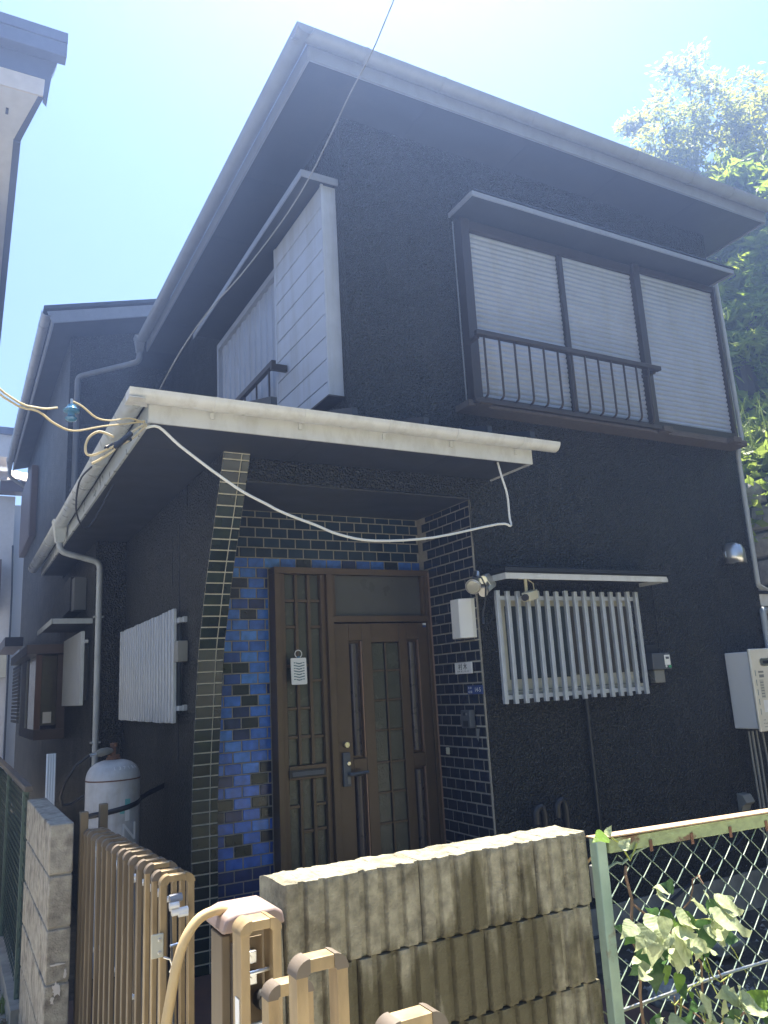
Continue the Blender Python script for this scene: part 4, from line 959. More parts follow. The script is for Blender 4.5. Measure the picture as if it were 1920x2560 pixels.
# ------------------------------------------------------------------ RIBBED CONCRETE WALL
RW = thing('ribbed_block_wall', (1.2, -2.3, 0), 'low ribbed concrete block wall stained dark beside the gate', 'wall')
def rib_block(x0, x1, z0, z1, top, seed):
    rnd = random.Random(seed); g = G()
    y0, y1 = -2.4, -2.222; p = .0527
    xs = []
    x = x0
    pr_ = [(x0, y0 + .012)] if False else []
    k = 0; nr = max(1, round((x1 - x0) / p)); p = (x1 - x0) / nr
    front = []
    for i in range(nr):
        a = x0 + i * p
        front += [(a + .0015 if i == 0 else a, y0 + .012), (a + .004, y0 + .003), (a + .007, y0), (a + p - .019, y0 + .001), (a + p - .014, y0 + .012)]
    front.append((x1 - .0015, y0 + .012))
    zl = [z0 + .003, z0 + .010, (z0 + z1) / 2, z1 - .012, z1 - .002]
    n = len(front)
    for li, z_ in enumerate(zl):
        for (a, b) in front:
            e1 = noise.noise(Vector((a * 40, z_ * 40, seed * 3.1))) * .0012
            ch = .0018 if li in (0, 4) else 0
            zz_ = z_
            if li == 4 and top: zz_ = z_ + noise.noise(Vector((a * 23, 3, seed))) * .004 + rnd.uniform(-.0018, .0018)
            g.v.append((a, b + e1 + ch, zz_))
    for li in range(len(zl) - 1):
        for j in range(n - 1): g.f.append((li*n+j, li*n+j+1, (li+1)*n+j+1, (li+1)*n+j))
    # top rows running back, rough
    base = (len(zl) - 1) * n; prev = [base + j for j in range(n)]
    for q in range(1, 6):
        yy = y0 + .026 + (y1 - y0 - .026) * q / 5; row = []
        for j in range(n):
            a = front[j][0]; zz_ = z1 - .003 + ((noise.noise(Vector((a * 25, yy * 25, seed))) * .005 + rnd.uniform(-.002, .002)) if top else 0) - (.008 if q == 5 else 0)
            g.v.append((a, yy, zz_)); row.append(len(g.v) - 1)
        for j in range(n - 1): g.f.append((prev[j], prev[j+1], row[j+1], row[j]))
        prev = row
    bl = []
    for j in range(n): g.v.append((front[j][0], y1, z0 + .004)); bl.append(len(g.v) - 1)
    for j in range(n - 1): g.f.append((prev[j], prev[j+1], bl[j+1], bl[j]))
    for j in range(n - 1): g.f.append((bl[j], bl[j+1], j+1, j))
    for s_ in (0, n - 1):
        loop = [li * n + s_ for li in range(len(zl))] + [base + n + q * n + s_ for q in range(5)] + [bl[s_]]
        g.f.append(tuple(loop if s_ else loop[::-1]))
    return g.put('block', BLOCK, RW, smooth=False)
ztops = [1.152 - .2 * i for i in range(7)]
for r_ in range(6):
    x = .727 - (.0 if r_ % 2 == 0 else .19)
    while x < 1.68:
        a, b = max(x, .727), min(x + .38, 1.685)
        if b - a > .06: rib_block(a, b, ztops[r_ + 1], ztops[r_], r_ == 0, r_ * 17 + int(x * 10))
        x += .38
box(.735, 1.68, -2.375, -2.235, -.14, 1.13).put('mortar_core', CONC, RW)
G().add([(.68, -2.40, .93), (.727, -2.40, .93), (.727, -2.24, .93), (.68, -2.24, .93), (.685, -2.39, 1.075), (.725, -2.395, 1.085), (.725, -2.25, 1.08), (.69, -2.25, 1.07)],
        [(0,3,2,1),(4,5,6,7),(0,1,5,4),(1,2,6,5),(2,3,7,6),(3,0,4,7)]).put('mortar_lump', BLOCK, RW, bevel=.01)
box(.68, .726, -2.40, -2.24, -.14, .928).put('mortar_fillet', BLOCK, RW, bevel=.006)

# ------------------------------------------------------------------ LEFT BLOCK WALL
BW = thing('block_wall', (.45, 0, 0), 'plain grey concrete block wall end beside the folded gate', 'wall')
for r_ in range(6):
    zt = 1.12 - .2 * r_; y = -.63 - (.0 if r_ % 2 else .19)
    while y < .42:
        a, b = max(y, -.63), min(y + .39, .45)
        if b - a > .04:
            box(.395 + random.uniform(-.002, .002), .489 + random.uniform(-.002, .002), a + .003, b - .003, zt - .195, zt - .002).put('block', BLOCKP, BW, bevel=.006)
        y += .395
box(.401, .483, -.62, .44, -.14, 1.112).put('mortar_core', CONC, BW)
for (x, z_, w_, h_) in ((.44, .50, .03, .05), (.425, .465, .015, .03), (.47, .55, .014, .04), (.44, .59, .07, .008)):
    rq = random.Random(int(x * 1000 + z_ * 77)); pl = []
    for k_ in range(22):
        a = 2 * math.pi * k_ / 22; q_ = .5 * (.55 + .55 * abs(noise.noise(Vector((math.cos(a) * 2.2 + x * 9, math.sin(a) * 2.2, z_ * 9)))) * 2.2 * rq.uniform(.75, 1.2)); pl.append((x + w_ * q_ * math.cos(a), z_ + h_ * q_ * math.sin(a)))
    G().prism(pl, 'y', -.6325, -.6295).put('plaster_smear', NBOARD, BW)

# ------------------------------------------------------------------ CHAIN LINK FENCES
def chain_mesh(axis, a0, a1, plane, z0, z1, dx=.09, dz=.074, r=.0019):
    g = G(); n = int((a1 - a0) / (dx / 2)) + 1
    for i in range(n):
        b = a0 + i * dx / 2; pts = []; k = 0; z = z0 + (0 if i % 2 == 0 else 0)
        side = i % 2
        while z <= z1 + .001:
            off = (dx / 2 if (k + 0) % 2 else 0)
            aa = b + off if True else b
            nn = .004 * noise.noise(Vector((aa * 3, z * 3, 1)))
            d = .003 * (1 if k % 2 else -1)
            if axis == 'x': pts.append((aa + nn, plane + d, z))
            else: pts.append((plane + d, aa + nn, z))
            k += 1; z += dz / 2
        if len(pts) > 1: g.tube(pts, r, 5)
    return g
# every second wire starts with the other slant: two interlocking families
def chain_fence_mesh(axis, a0, a1, plane, z0, z1, dx, dz):
    g = G(); i = 0; a = a0
    while a < a1:
        pts = []; z = z0; k = 0
        while z <= z1:
            aa = a + (dx / 2 if (k + i) % 2 else -.002)
            if aa > a1: aa = a1
            nn = .004 * noise.noise(Vector((a * 3, z * 3, 1))); d = .0035 * (1 if (k + i) % 2 else -1)
            pts.append((aa + nn, plane + d, z) if axis == 'x' else (plane + d, aa + nn, z)); k += 1; z += dz / 2
        g.tube(pts, .002, 5)
        i += 1; a += dx / 2
    return g
CF = thing('chain_link_fence', (2.4, -2.4, 0), 'green chain-link fence with rusty top rail right of the ribbed wall', 'fence')
box(1.694, 1.732, -2.422, -2.39, -.14, 1.13).put('fence_post', GREENP, CF, bevel=.003)
G().prism([(1.739, 1.085), (4.6, 1.03), (4.6, 1.068), (1.739, 1.125)], 'y', -2.425, -2.385).put('top_rail', GRUST, CF, bevel=.002)
G().prism([(1.690, 1.1305), (4.6, 1.069), (4.6, 1.073), (1.690, 1.1345)], 'y', -2.432, -2.382).put('rail_top', SALMON, CF)
for x in (1.90, 2.08, 2.26, 2.44): box(x, x + .012, -2.4275, -2.4252, 1.072 - .02 * (x - 1.74), 1.105 - .02 * (x - 1.74)).put('rail_tab', RUST, CF)
chain_fence_mesh('x', 1.745, 4.5, -2.40, -.1, 1.075, .092, .0755).put('wire_mesh', WIREG, CF, kind='stuff')
G().tube([(1.74, -2.408, .665), (2.2, -2.408, .672), (4.5, -2.408, .63)], .005, 8).put('tension_wire', STEEL, CF)
G().tube([(1.745, -2.40, 1.04), (1.78, -2.405, 1.052), (1.80, -2.405, 1.045), (1.86, -2.405, 1.07), (1.92, -2.405, 1.082)], .004, 8).put('tension_wire', WIREG, CF)
G().add([(1.742, -2.39, 1.10), (1.755, -2.39, 1.10), (1.80, -2.20, .98), (1.787, -2.20, .98), (1.742, -2.385, 1.10), (1.755, -2.385, 1.10), (1.80, -2.195, .98), (1.787, -2.195, .98)], [(0,1,2,3),(4,7,6,5),(0,4,5,1),(1,5,6,2),(2,6,7,3),(3,7,4,0)]).put('corner_brace', SALMON, CF)
AF = thing('chain_link_fence', (.4, 3, 0), 'old green alley fence running back from the block wall', 'fence')
for y in (.62, 1.95, 3.6, 5.4): box(.385, .415, y, y + .03, -.1, 1.15).put('fence_post', DGREENP, AF)
box(.38, .42, .46, 6.5, 1.155, 1.185).put('top_rail', mat('dull_fence_rail', (.10, .085, .07), .7), AF, bevel=.003)
chain_fence_mesh('y', .46, 6.5, .40, .15, 1.15, .075, .075).put('wire_mesh', WIRED, AF, kind='stuff')
box(.36, .44, .46, 8, -.14, .12).put('kerb', CONC, AF)

# ------------------------------------------------------------------ yard details
def rock(nm, c, r, lab):
    g = G(); n = 7; m_ = 10
    for i in range(n):
        th = math.pi * i / (n - 1)
        for j in range(m_):
            ph = 2 * math.pi * j / m_; d = Vector((math.sin(th) * math.cos(ph), math.sin(th) * math.sin(ph), .7 * math.cos(th)))
            rr = r * (1 + .3 * noise.noise(d * 1.7 + Vector(c))); g.v.append(tuple(Vector(c) + d * rr))
    for i in range(n - 1):
        for j in range(m_): g.f.append((i*m_+j, (i+1)*m_+j, (i+1)*m_+(j+1)%m_, i*m_+(j+1)%m_))
    return g.put(nm, STONE, None, lab, 'stone', smooth=False)
rock('stone', (4.3, -.55, -.05), .14, 'rounded pale stone against the foundation behind the fence')
rock('stone', (3.5, -.85, -.10), .10, 'small flat stone on the soil behind the vine')
G().tube([(2.35, -1.9, -.1), (3.0, -1.75, .05), (3.9, -1.55, .25)], .010, 8).put('cane', mat('grey_cane', (.25, .23, .19), .8), None, 'grey cane leaning on the soil behind the chain-link fence', 'cane')
cable([(3.2, -.15, .05), (3.6, -.12, -.02), (4.2, -.10, .02), (4.7, -.06, .16), (5.2, -.04, .32), (5.5, -.03, .5)], .010, CABLEK, 'black cable sagging along the foundation at right')
box(1.86, 1.90, -2.22, -2.19, .90, 1.0).put('tap_box', MGREY, None, 'pale grey box behind the fence post and vine', 'tap box', bevel=.004)
# gravel, weeds
gr = G(); rnd = random.Random(3)
for i in range(900):
    x = rnd.uniform(1.75, 5.2); y = rnd.uniform(-2.2, -.1); s_ = rnd.uniform(.006, .022)
    c = Vector((x, y, -.147)); a = rnd.uniform(0, 6)
    gr.add([c + Vector((s_*math.cos(a), s_*math.sin(a), 0)), c + Vector((s_*math.cos(a+2), s_*math.sin(a+2), 0)), c + Vector((s_*math.cos(a+4), s_*math.sin(a+4), 0)), c + Vector((0, 0, s_*.8))], [(0,1,3),(1,2,3),(2,0,3)])
gr.put('gravel', STONE, None, kind='stuff', smooth=False)
def blades(g, cx, cy, z, n, h, rnd, spread=.1):
    for i in range(n):
        a = rnd.uniform(0, 6.28); b = Vector((cx + rnd.gauss(0, spread), cy + rnd.gauss(0, spread), z)); l_ = h * rnd.uniform(.5, 1.2)
        d = Vector((math.cos(a), math.sin(a), 0)); s_ = Vector((-d.y, d.x, 0)) * .006
        m1 = b + Vector((0, 0, l_ * .6)) + d * l_ * .15; t = b + Vector((0, 0, l_ * .85)) + d * l_ * .5
        g.add([b - s_, b + s_, m1 + s_ * .7, m1 - s_ * .7, t], [(0,1,2,3),(3,2,4)])
gg = G(); rnd = random.Random(5)
for i in range(90): blades(gg, rnd.uniform(1.9, 3.8), rnd.choice([-2.3, -2.25, -2.5, -2.6]) + rnd.gauss(0, .05), -.15, 6, .35, rnd)
for i in range(60): blades(gg, rnd.uniform(.22, .38), rnd.uniform(-.6, 3), 0, 8, .10, rnd, .03)
for i in range(60): blades(gg, rnd.uniform(1.75, 3.2), rnd.gauss(-2.58, .06), -.0, 5, .62, rnd, .05)
gg.put('weeds', GRASSM, None, kind='stuff', smooth=False)
lt = G(); rnd = random.Random(6)
for i in range(700):
    x = rnd.uniform(-.1, .39); y = rnd.uniform(-.4, 3.5); s_ = rnd.uniform(.01, .03); c = Vector((x, y, .003)); a = rnd.uniform(0, 6.28)
    d = Vector((math.cos(a), math.sin(a), 0)); e_ = Vector((-d.y, d.x, 0))
    lt.add([c - d*s_, c + e_*s_*.4 + Vector((0,0,.008)), c + d*s_ + Vector((0,0,rnd.uniform(0,.015))), c - e_*s_*.4 + Vector((0,0,.004))], [(0,1,2,3)])
lt.put('leaf_litter', DRYL, None, kind='stuff', smooth=False)

# ------------------------------------------------------------------ VINE on the chain-link fence
VN = thing('fence_vine', (1.85, -2.42, -.1), 'leafy vine climbing the chain-link fence beside the green post', 'vine')
def leaf_mesh(mt, fold, droop, seed):
    rnd = random.Random(seed); g = G(); n = 14
    i_ = 0
    def half(t):                       # serrated ovate outline, pointed tip
        wd = .44 * math.sin(math.pi * t ** .62) ** .75 * (1 - t) ** .30 if 0 < t < 1 else 0
        return wd * (1 + .05 * math.sin(i_ * 2.6 + seed))
    for i in range(n + 1):
        i_ = i; t = i / n; z_ = -droop * t * t + .03 * math.sin(t * 9 + seed); wd = half(t); tw = .10 * math.sin(seed * 1.7) * t
        cx_ = .06 * math.sin(seed * 2.3) * t * t; g.v += [(cx_ - wd, t - wd * .12, z_ + fold * wd - tw + .02 * math.sin(t * 17 + seed)), (cx_ - wd * .5, t, z_ + fold * wd * .35 - tw * .5 + .014 * math.sin(t * 20)), (cx_, t, z_), (cx_ + wd * .5, t, z_ + fold * wd * .35 + tw * .5 + .014 * math.sin(t * 20 + 1)), (cx_ + wd, t - wd * .12, z_ + fold * wd + tw + .02 * math.sin(t * 15 + seed * 2))]
    for i in range(n):
        for j in range(4): g.f.append((i*5+j, i*5+j+1, (i+1)*5+j+1, (i+1)*5+j))
    me = bpy.data.meshes.new('leaf'); me.from_pydata(g.v, [], g.f); me.materials.append(mt); me.update(); me.shade_smooth(); return me
LM_ = {k: [leaf_mesh(mm, f, d, s) for f, d, s in ((.12, .15, 1), (.05, .3, 2), (.2, .08, 3), (-.12, .38, 4), (.28, -.06, 5), (.02, .22, 6))] for k, mm in (('a', LEAFA), ('g', LEAFG), ('y', LEAFY))}
# x, z on the fence plane, size, direction in plane (deg, 0 = +x, 90 = up), kind
LV = [(1.735, 1.135, .075, 172, 'y'), (1.74, 1.135, .04, 60, 'a'), (1.79, 1.09, .05, 40, 'a'),
 (1.945, .925, .10, 160, 'a'), (1.90, .885, .11, 200, 'a'), (1.93, .88, .11, 250, 'a'), (1.98, .885, .11, 310, 'a'), (1.86, .86, .10, 215, 'a'), (1.89, .84, .12, 240, 'a'), (1.96, .84, .13, 285, 'a'), (2.0, .86, .09, 330, 'a'), (1.81, .88, .08, 200, 'a'),
 (2.09, .87, .10, 140, 'a'), (2.12, .86, .11, 20, 'g'), (2.13, .845, .17, -22, 'a'), (2.10, .845, .12, 265, 'g'), (2.06, .855, .08, 170, 'y'), (2.13, .83, .10, 285, 'a'),
 (1.98, .80, .10, 150, 'a'), (2.0, .795, .11, 350, 'a'), (1.99, .79, .10, 240, 'a'), (1.93, .81, .09, 210, 'g'), (1.90, .80, .10, 280, 'g'), (1.86, .785, .10, 190, 'g'), (1.87, .77, .10, 250, 'g'), (1.82, .80, .08, 240, 'g'), (1.92, .75, .08, 265, 'y'), (1.93, .77, .05, 0, 'y'),
 (1.96, .695, .06, 270, 'g'), (2.05, .755, .06, 300, 'y'), (2.07, .72, .05, 320, 'y'), (1.84, .845, .09, 230, 'g'),
 (2.20, .60, .12, 150, 'a'), (2.08, .57, .11, 110, 'a'), (2.21, .585, .17, -25, 'a'), (2.10, .555, .12, 200, 'a'), (2.02, .55, .12, 190, 'a'), (2.16, .545, .15, 280, 'a'), (2.02, .53, .13, 240, 'a'), (2.13, .57, .08, 80, 'a'), (1.99, .58, .10, 150, 'g'), (2.12, .50, .11, 270, 'g'), (2.05, .505, .11, 230, 'a'),
 (1.87, .585, .08, 280, 'a'), (1.84, .60, .07, 60, 'g'), (1.80, .58, .07, 200, 'g'), (1.82, .54, .08, 250, 'a'), (1.93, .51, .09, 200, 'y'), (1.97, .50, .09, 270, 'a'), (1.85, .51, .09, 250, 'g'), (1.78, .52, .07, 180, 'g'),
 (1.80, .46, .1, 230, 'g'), (1.9, .44, .1, 260, 'a'), (2.0, .44, .11, 290, 'g'), (2.1, .42, .1, 240, 'a'), (2.38, .50, .1, 80, 'y'), (2.42, .53, .1, 110, 'y'), (2.35, .48, .09, 140, 'g')]
rnd = random.Random(11)
LV += [(x + rnd.uniform(-.05, .05), z_ + rnd.uniform(-.05, .03), s_ * rnd.uniform(.55, .8), ang + rnd.uniform(-60, 60), rnd.choice('aagy')) for x, z_, s_, ang, kd in LV * 2 if z_ < 1.0 and rnd.random() < .8]
for x, z_, s_, ang, kd in LV:
    me = rnd.choice(LM_[kd]); o = bpy.data.objects.new('leaf', me); COL.objects.link(o)
    a = R(ang + rnd.uniform(-8, 8))
    dirv = Vector((math.cos(a), rnd.uniform(-.45, -.1), math.sin(a))).normalized()
    if kd == 'a': nrm = Vector((rnd.uniform(-.15, .3), -.55, .85))
    elif kd == 'g': nrm = Vector((rnd.uniform(-.4, .0), -.9, .25))
    else: nrm = Vector((rnd.uniform(-.3, .3), -.6, .6))
    X_ = dirv.cross(nrm).normalized(); N_ = X_.cross(dirv).normalized()
    mm = Matrix((X_, dirv, N_)).transposed()
    y = -2.42 - (rnd.uniform(.11, .17) if kd == 'a' else rnd.uniform(.03, .12))
    q_ = (y + 4.3) / 1.88; x, z_ = x * q_, 1.6 + (z_ - 1.6) * q_; s_ *= q_
    attach(o, (x, y, z_), VN); o.rotation_euler = mm.to_euler(); k_ = rnd.uniform(.66, .95); o.scale = (s_ * k_ * rnd.uniform(.85, 1.1), s_ * k_, s_ * k_)
def stem(pts, r, mt, nm='stem'): 
    P = [Vector(p) for p in pts]; G().tube(P, r, 6).put(nm, mt, VN)
stem([(1.80, -2.42, 1.04), (1.785, -2.43, 1.02), (1.80, -2.43, .95), (1.79, -2.43, .90), (1.765, -2.44, .86), (1.80, -2.44, .80), (1.79, -2.43, .7), (1.80, -2.42, .4), (1.82, -2.41, -.1)], .0045, STEM)
stem([(1.80, -2.43, .94), (1.87, -2.44, .88), (1.93, -2.45, .84), (1.99, -2.45, .79), (2.03, -2.45, .74), (2.03, -2.44, .66)], .0035, STEM)
stem([(1.93, -2.45, .84), (2.02, -2.45, .86), (2.10, -2.45, .85), (2.15, -2.46, .84)], .003, STEMY)
stem([(1.745, -2.43, 1.13), (1.77, -2.44, 1.11), (1.80, -2.44, 1.06), (1.83, -2.43, 1.08), (1.845, -2.43, 1.10)], .003, STEMY)
stem([(1.99, -2.45, .79), (1.985, -2.46, .72), (2.01, -2.46, .70), (1.96, -2.46, .69), (1.89, -2.46, .66), (1.88, -2.46, .67)], .002, STEMY, 'tendril')
stem([(1.80, -2.43, .5), (1.93, -2.44, .56), (2.05, -2.45, .56), (2.15, -2.45, .57), (2.22, -2.46, .58)], .0035, STEM)
stem([(1.94, -2.45, .70), (1.92, -2.45, .63), (1.90, -2.44, .55), (1.87, -2.43, .4), (1.85, -2.42, -.1)], .003, STEMY)
stem([(2.05, -2.45, .76), (2.06, -2.46, .70), (2.09, -2.46, .68), (2.14, -2.46, .69)], .002, STEMY, 'tendril')

rnd = random.Random(44)
for i in range(16):
    p = Vector((rnd.uniform(1.78, 2.15), -2.43, rnd.uniform(.35, .9))); P_ = [p]; d = Vector((rnd.uniform(-.5, .9), rnd.uniform(-.3, .05), rnd.uniform(-1, .4))).normalized() * .03
    for k in range(7):
        d = (d + Vector((rnd.gauss(0, .010), rnd.gauss(0, .005), rnd.gauss(0, .010) - .002))); P_.append(P_[-1] + d)
    stem(P_, .0016 if i % 3 else .0024, STEMY if i % 3 else STEM, 'tendril' if i % 3 else 'stem')
# ------------------------------------------------------------------ RIGHT: retaining wall, hillside, trees
ST = thing('retaining_wall', (8.2, 4, 0), 'grey stone retaining wall behind the house at right', 'retaining wall')
box(8.06, 8.7, -6, 16, -.2, 3.75).put('wall_core', HILLM, ST)
sm_ = []
for s in range(5):
    g = G(); rr = random.Random(s + 50)
    n = 6
    a, b = .235, .145
    vs_ = [(0, -a, -b), (0, a, -b), (0, a, b), (0, -a, b)]
    fr_ = [(-.09 + rr.uniform(-.02, .03), sy * a * rr.uniform(.80, .92), sz * b * rr.uniform(.78, .9)) for sy, sz in ((-1, -1), (1, -1), (1, 1), (-1, 1))]
    mid = (-.115, rr.uniform(-.05, .05), rr.uniform(-.04, .04))
    fs = [(i, 4 + i, 4 + (i + 1) % 4, (i + 1) % 4) for i in range(4)] + [(4 + i, 8, 4 + (i + 1) % 4) for i in range(4)]
    me = bpy.data.meshes.new('stone'); me.from_pydata(vs_ + fr_ + [mid], [], fs); me.materials.append(STONE); me.update(); sm_.append(me)
rnd = random.Random(12)
for r_ in range(12):
    for c_ in range(24):
        y = -3.2 + c_ * .49 + (.245 if r_ % 2 else 0)
        if not (-1.2 < y < 4.6): continue
        o = link_mesh('stone', rnd.choice(sm_), (8.06 + rnd.uniform(0, .03), y, .15 + r_ * .31), ST)
# hillside terrain
def hz(x, y):
    d = max(0, x - 8.15)
    return 3.70 + .55 * d + .25 * noise.noise(Vector((x * .5, y * .5, 0))) + (1.2 * (1 - math.exp(-max(0, d) / 3)))
g = G(); nx, ny = 30, 40
for i in range(nx + 1):
    for j in range(ny + 1):
        x = 8.1 + (i / nx) ** 1.3 * 30; y = -12 + j * 52 / ny; g.v.append((x, y, hz(x, y)))
for i in range(nx):
    for j in range(ny): g.f.append((i*(ny+1)+j, (i+1)*(ny+1)+j, (i+1)*(ny+1)+j+1, i*(ny+1)+j+1))
g.put('hillside', HILLM, None, kind='structure')
# kudzu cover
g = G(); rnd = random.Random(21)
def leafquad(g, c, s_, rnd, upb=.5, wide=.55):
    d = Vector((rnd.gauss(0, 1), rnd.gauss(0, 1), rnd.gauss(0, .6))).normalized(); nrm = Vector((rnd.gauss(0, 1), rnd.gauss(0, 1), rnd.gauss(0, .6) + upb)).normalized()
    e_ = d.cross(nrm)
    if e_.length < .1: return
    e_ = e_.normalized() * s_ * wide; d = d * s_; f_ = nrm * s_ * .12
    g.add([c - d, c - e_ + f_ - d * .1, c + d * 1.1, c + e_ + f_ - d * .1], [(0, 1, 2), (0, 2, 3)])
for i in range(9000):
    x = 8.0 + abs(rnd.gauss(0, 1.6)); y = rnd.uniform(-2.5, 7); c = Vector((x, y, hz(x, y) + rnd.uniform(0, .55)))
    leafquad(g, c, rnd.uniform(.05, .12), rnd, .9)
for i in range(500):
    y = rnd.uniform(-2, 5); c = Vector((7.93 - rnd.uniform(0, .12), y, 3.75 - abs(rnd.gauss(0, .35)))); leafquad(g, c, rnd.uniform(.05, .10), rnd, .6)
g.put('kudzu_cover', KUDZU, None, kind='stuff', smooth=False)
g = G(); rnd = random.Random(22)
for i in range(260): blades(g, 8.1 + abs(rnd.gauss(0, .8)), rnd.uniform(-2, 6), hz(8.6, 1), 9, .75, rnd, .12)
g.put('tall_grass', GRASSM, None, kind='stuff', smooth=False)
# trees
def limb_tree(name, base, tops, mt, leafn, s_, spread, label, cat='tree', group=None, seed=1, trunk_r=.12, barkm=BARK, droop=.2, wide=.28, clump=.5):
    rnd = random.Random(seed); T = thing(name, base, label, cat, group)
    b = Vector(base); gt = G(); gc = G()
    for (tp, sp, share) in tops:
        tp = Vector(tp); mid = b.lerp(tp, .55) + Vector((rnd.gauss(0, .25), rnd.gauss(0, .25), .3))
        gt.tube([b - Vector((0, 0, .2)), b.lerp(mid, .5), mid, mid.lerp(tp, .6), tp], [trunk_r, trunk_r * .8, trunk_r * .55, trunk_r * .3, trunk_r * .1], 7)
        nb = max(6, int(28 * share))
        for q in range(nb):
            t = rnd.uniform(.3, 1.0); st = b.lerp(mid, t * 2) if t < .5 else mid.lerp(tp, (t - .5) * 2)
            dv = Vector((rnd.gauss(0, 1), rnd.gauss(0, 1), rnd.gauss(.15, .6))); dv = dv.normalized() * sp * rnd.uniform(.45, 1.05)
            en = st + dv + Vector((0, 0, -droop * dv.length))
            kn = st.lerp(en, .55) + Vector((0, 0, .18 * dv.length))
            gt.tube([st, kn, en], [trunk_r * .22, trunk_r * .13, .006], 5)
            for w_ in range(int(leafn * share / nb)):
                f = rnd.betavariate(2.2, 1.2); p = st.lerp(kn, f * 2) if f < .5 else kn.lerp(en, (f - .5) * 2)
                p = p + Vector((rnd.gauss(0, 1), rnd.gauss(0, 1), rnd.gauss(0, .7))) * clump * sp * .28
                leafquad(gc, p, s_ * rnd.uniform(.6, 1.3), rnd, .4, wide)
    gt.put('trunk', barkm, T); gc.put('crown', mt, T, smooth=False); return T
def bamboo(name, base, tip, label, seed, n=900, s_=.10, spread=1.0, group='bamboo culms on the hillside', start=.35, bend_=.25):
    rnd = random.Random(seed); T = thing(name, base, label, 'bamboo', group)
    b = Vector(base); tp = Vector(tip); out = (tp - b); out.z = 0
    P = []
    for i in range(13):
        t = i / 12; P.append(b + Vector((out.x * t ** 2.2, out.y * t ** 2.2, (tp.z - b.z) * (1 - (1 - t) ** 1.25))))
    gt = G().tube(P, [.045 * (1 - .85 * i / 12) for i in range(13)], 7); gc = G()
    nb = 34
    for q in range(nb):
        t = start + (1 - start) * (q + rnd.random()) / nb; k = min(11, int(t * 12)); f = t * 12 - k; st = P[k].lerp(P[k + 1], f)
        a = rnd.uniform(0, 6.28); ln = spread * (1.15 - .6 * t) * rnd.uniform(.6, 1.1)
        dv = Vector((math.cos(a), math.sin(a), rnd.uniform(-.1, .5))).normalized() * ln
        kn = st + dv * .55 + Vector((0, 0, .1 * ln)); en = st + dv + Vector((0, 0, -.22 * ln))
        gt.tube([st, kn, en], [.010, .006, .002], 4)
        for w_ in range(n // nb):
            f = rnd.uniform(.15, 1.05); p = st.lerp(kn, f * 2) if f < .5 else kn.lerp(en, (f - .5) * 2)
            p = p + Vector((rnd.gauss(0, .10), rnd.gauss(0, .10), rnd.gauss(0, .07)))
            d = (dv.normalized() * .6 + Vector((rnd.gauss(0, .6), rnd.gauss(0, .6), -.35 + rnd.gauss(0, .35)))).normalized()
            l_ = s_ * rnd.uniform(.7, 1.3); nr = Vector((rnd.gauss(0, .6), rnd.gauss(0, .6), 1)).normalized(); e_ = d.cross(nr).normalized() * l_ * .16
            gc.add([p, p + d * l_ * .4 - e_, p + d * l_, p + d * l_ * .4 + e_], [(0, 1, 2), (0, 2, 3)])
    gt.put('culm', CULM, T); gc.put('foliage', BAMB, T, smooth=False); return T
BL = [((12.6, 4.8, 6.2), (11.3, 3.6, 12.4), 'tallest bamboo plume with feathery tip leaning left above the roof'),
      ((13.2, 5.0, 6.3), (12.2, 3.7, 12.2), 'bamboo plume just right of the tallest feathery tip'),
      ((13.4, 4.2, 6.4), (12.9, 3.2, 11.6), 'bamboo plume arching right of the two tall tips'),
      ((11.6, 4.6, 5.8), (10.5, 3.7, 11.0), 'bamboo plume leaning out lowest over the roof edge'),
      ((12.0, 5.4, 6.0), (11.2, 4.4, 12.0), 'dense bamboo plume behind the lowest leaning one'),
      ((12.4, 4.0, 6.1), (11.6, 3.0, 11.2), 'bamboo plume low at centre of the bamboo clump'),
      ((14.2, 4.6, 6.8), (14.0, 3.6, 11.0), 'rightmost bamboo plume at the photo edge'),
      ((12.9, 3.4, 6.2), (12.3, 2.4, 10.4), 'nearest short bamboo plume of the clump')]
for i, (b, t, lab) in enumerate(BL): bamboo('bamboo', b, t, lab, 100 + i, n=3400, s_=.14, spread=1.5)
bamboo('bamboo', (9.9, 5.2, 4.9), (9.4, 5.0, 11.0), 'lone bamboo tip just showing above the main roof ridge', 140, n=1000, s_=.13, spread=.55, start=.6)
bamboo('bamboo', (13.2, 2.9, 6.8), (12.75, 2.0, 11.6), 'bamboo tip cut by the top right photo edge', 141, n=1200, s_=.17, spread=.7, start=.55)
limb_tree('broadleaf_tree', (10.4, 2.7, 5.4), [((10.1, 2.4, 8.6), .9, 1.0), ((10.7, 2.8, 9.3), .9, 1.0)], TREEL, 3600, .11, 1.5, 'tallest leafy tree below the bamboo at right', seed=31)
limb_tree('broadleaf_tree', (10.0, 2.0, 5.2), [((9.9, 2.0, 7.5), .8, 1.0), ((10.3, 1.6, 8.2), .8, 1.0)], TREEL, 3400, .10, 1.2, 'leafy tree beside the right end of the eave', seed=32)
limb_tree('broadleaf_tree', (9.7, 2.3, 5.0), [((9.6, 2.2, 6.3), .6, 1.0), ((9.9, 2.5, 6.8), .6, 1.0)], KUDZU, 3000, .09, 1, 'leafy shrub-like tree standing above the retaining wall', seed=33)
limb_tree('broadleaf_tree', (12.6, 3.0, 6.2), [((12.2, 2.7, 8.4), 1.2, 1.0), ((12.8, 3.2, 9.4), 1.2, 1.0)], TREEL, 5200, .13, 1.5, 'broad dark tree furthest back right of the shutters', seed=34)

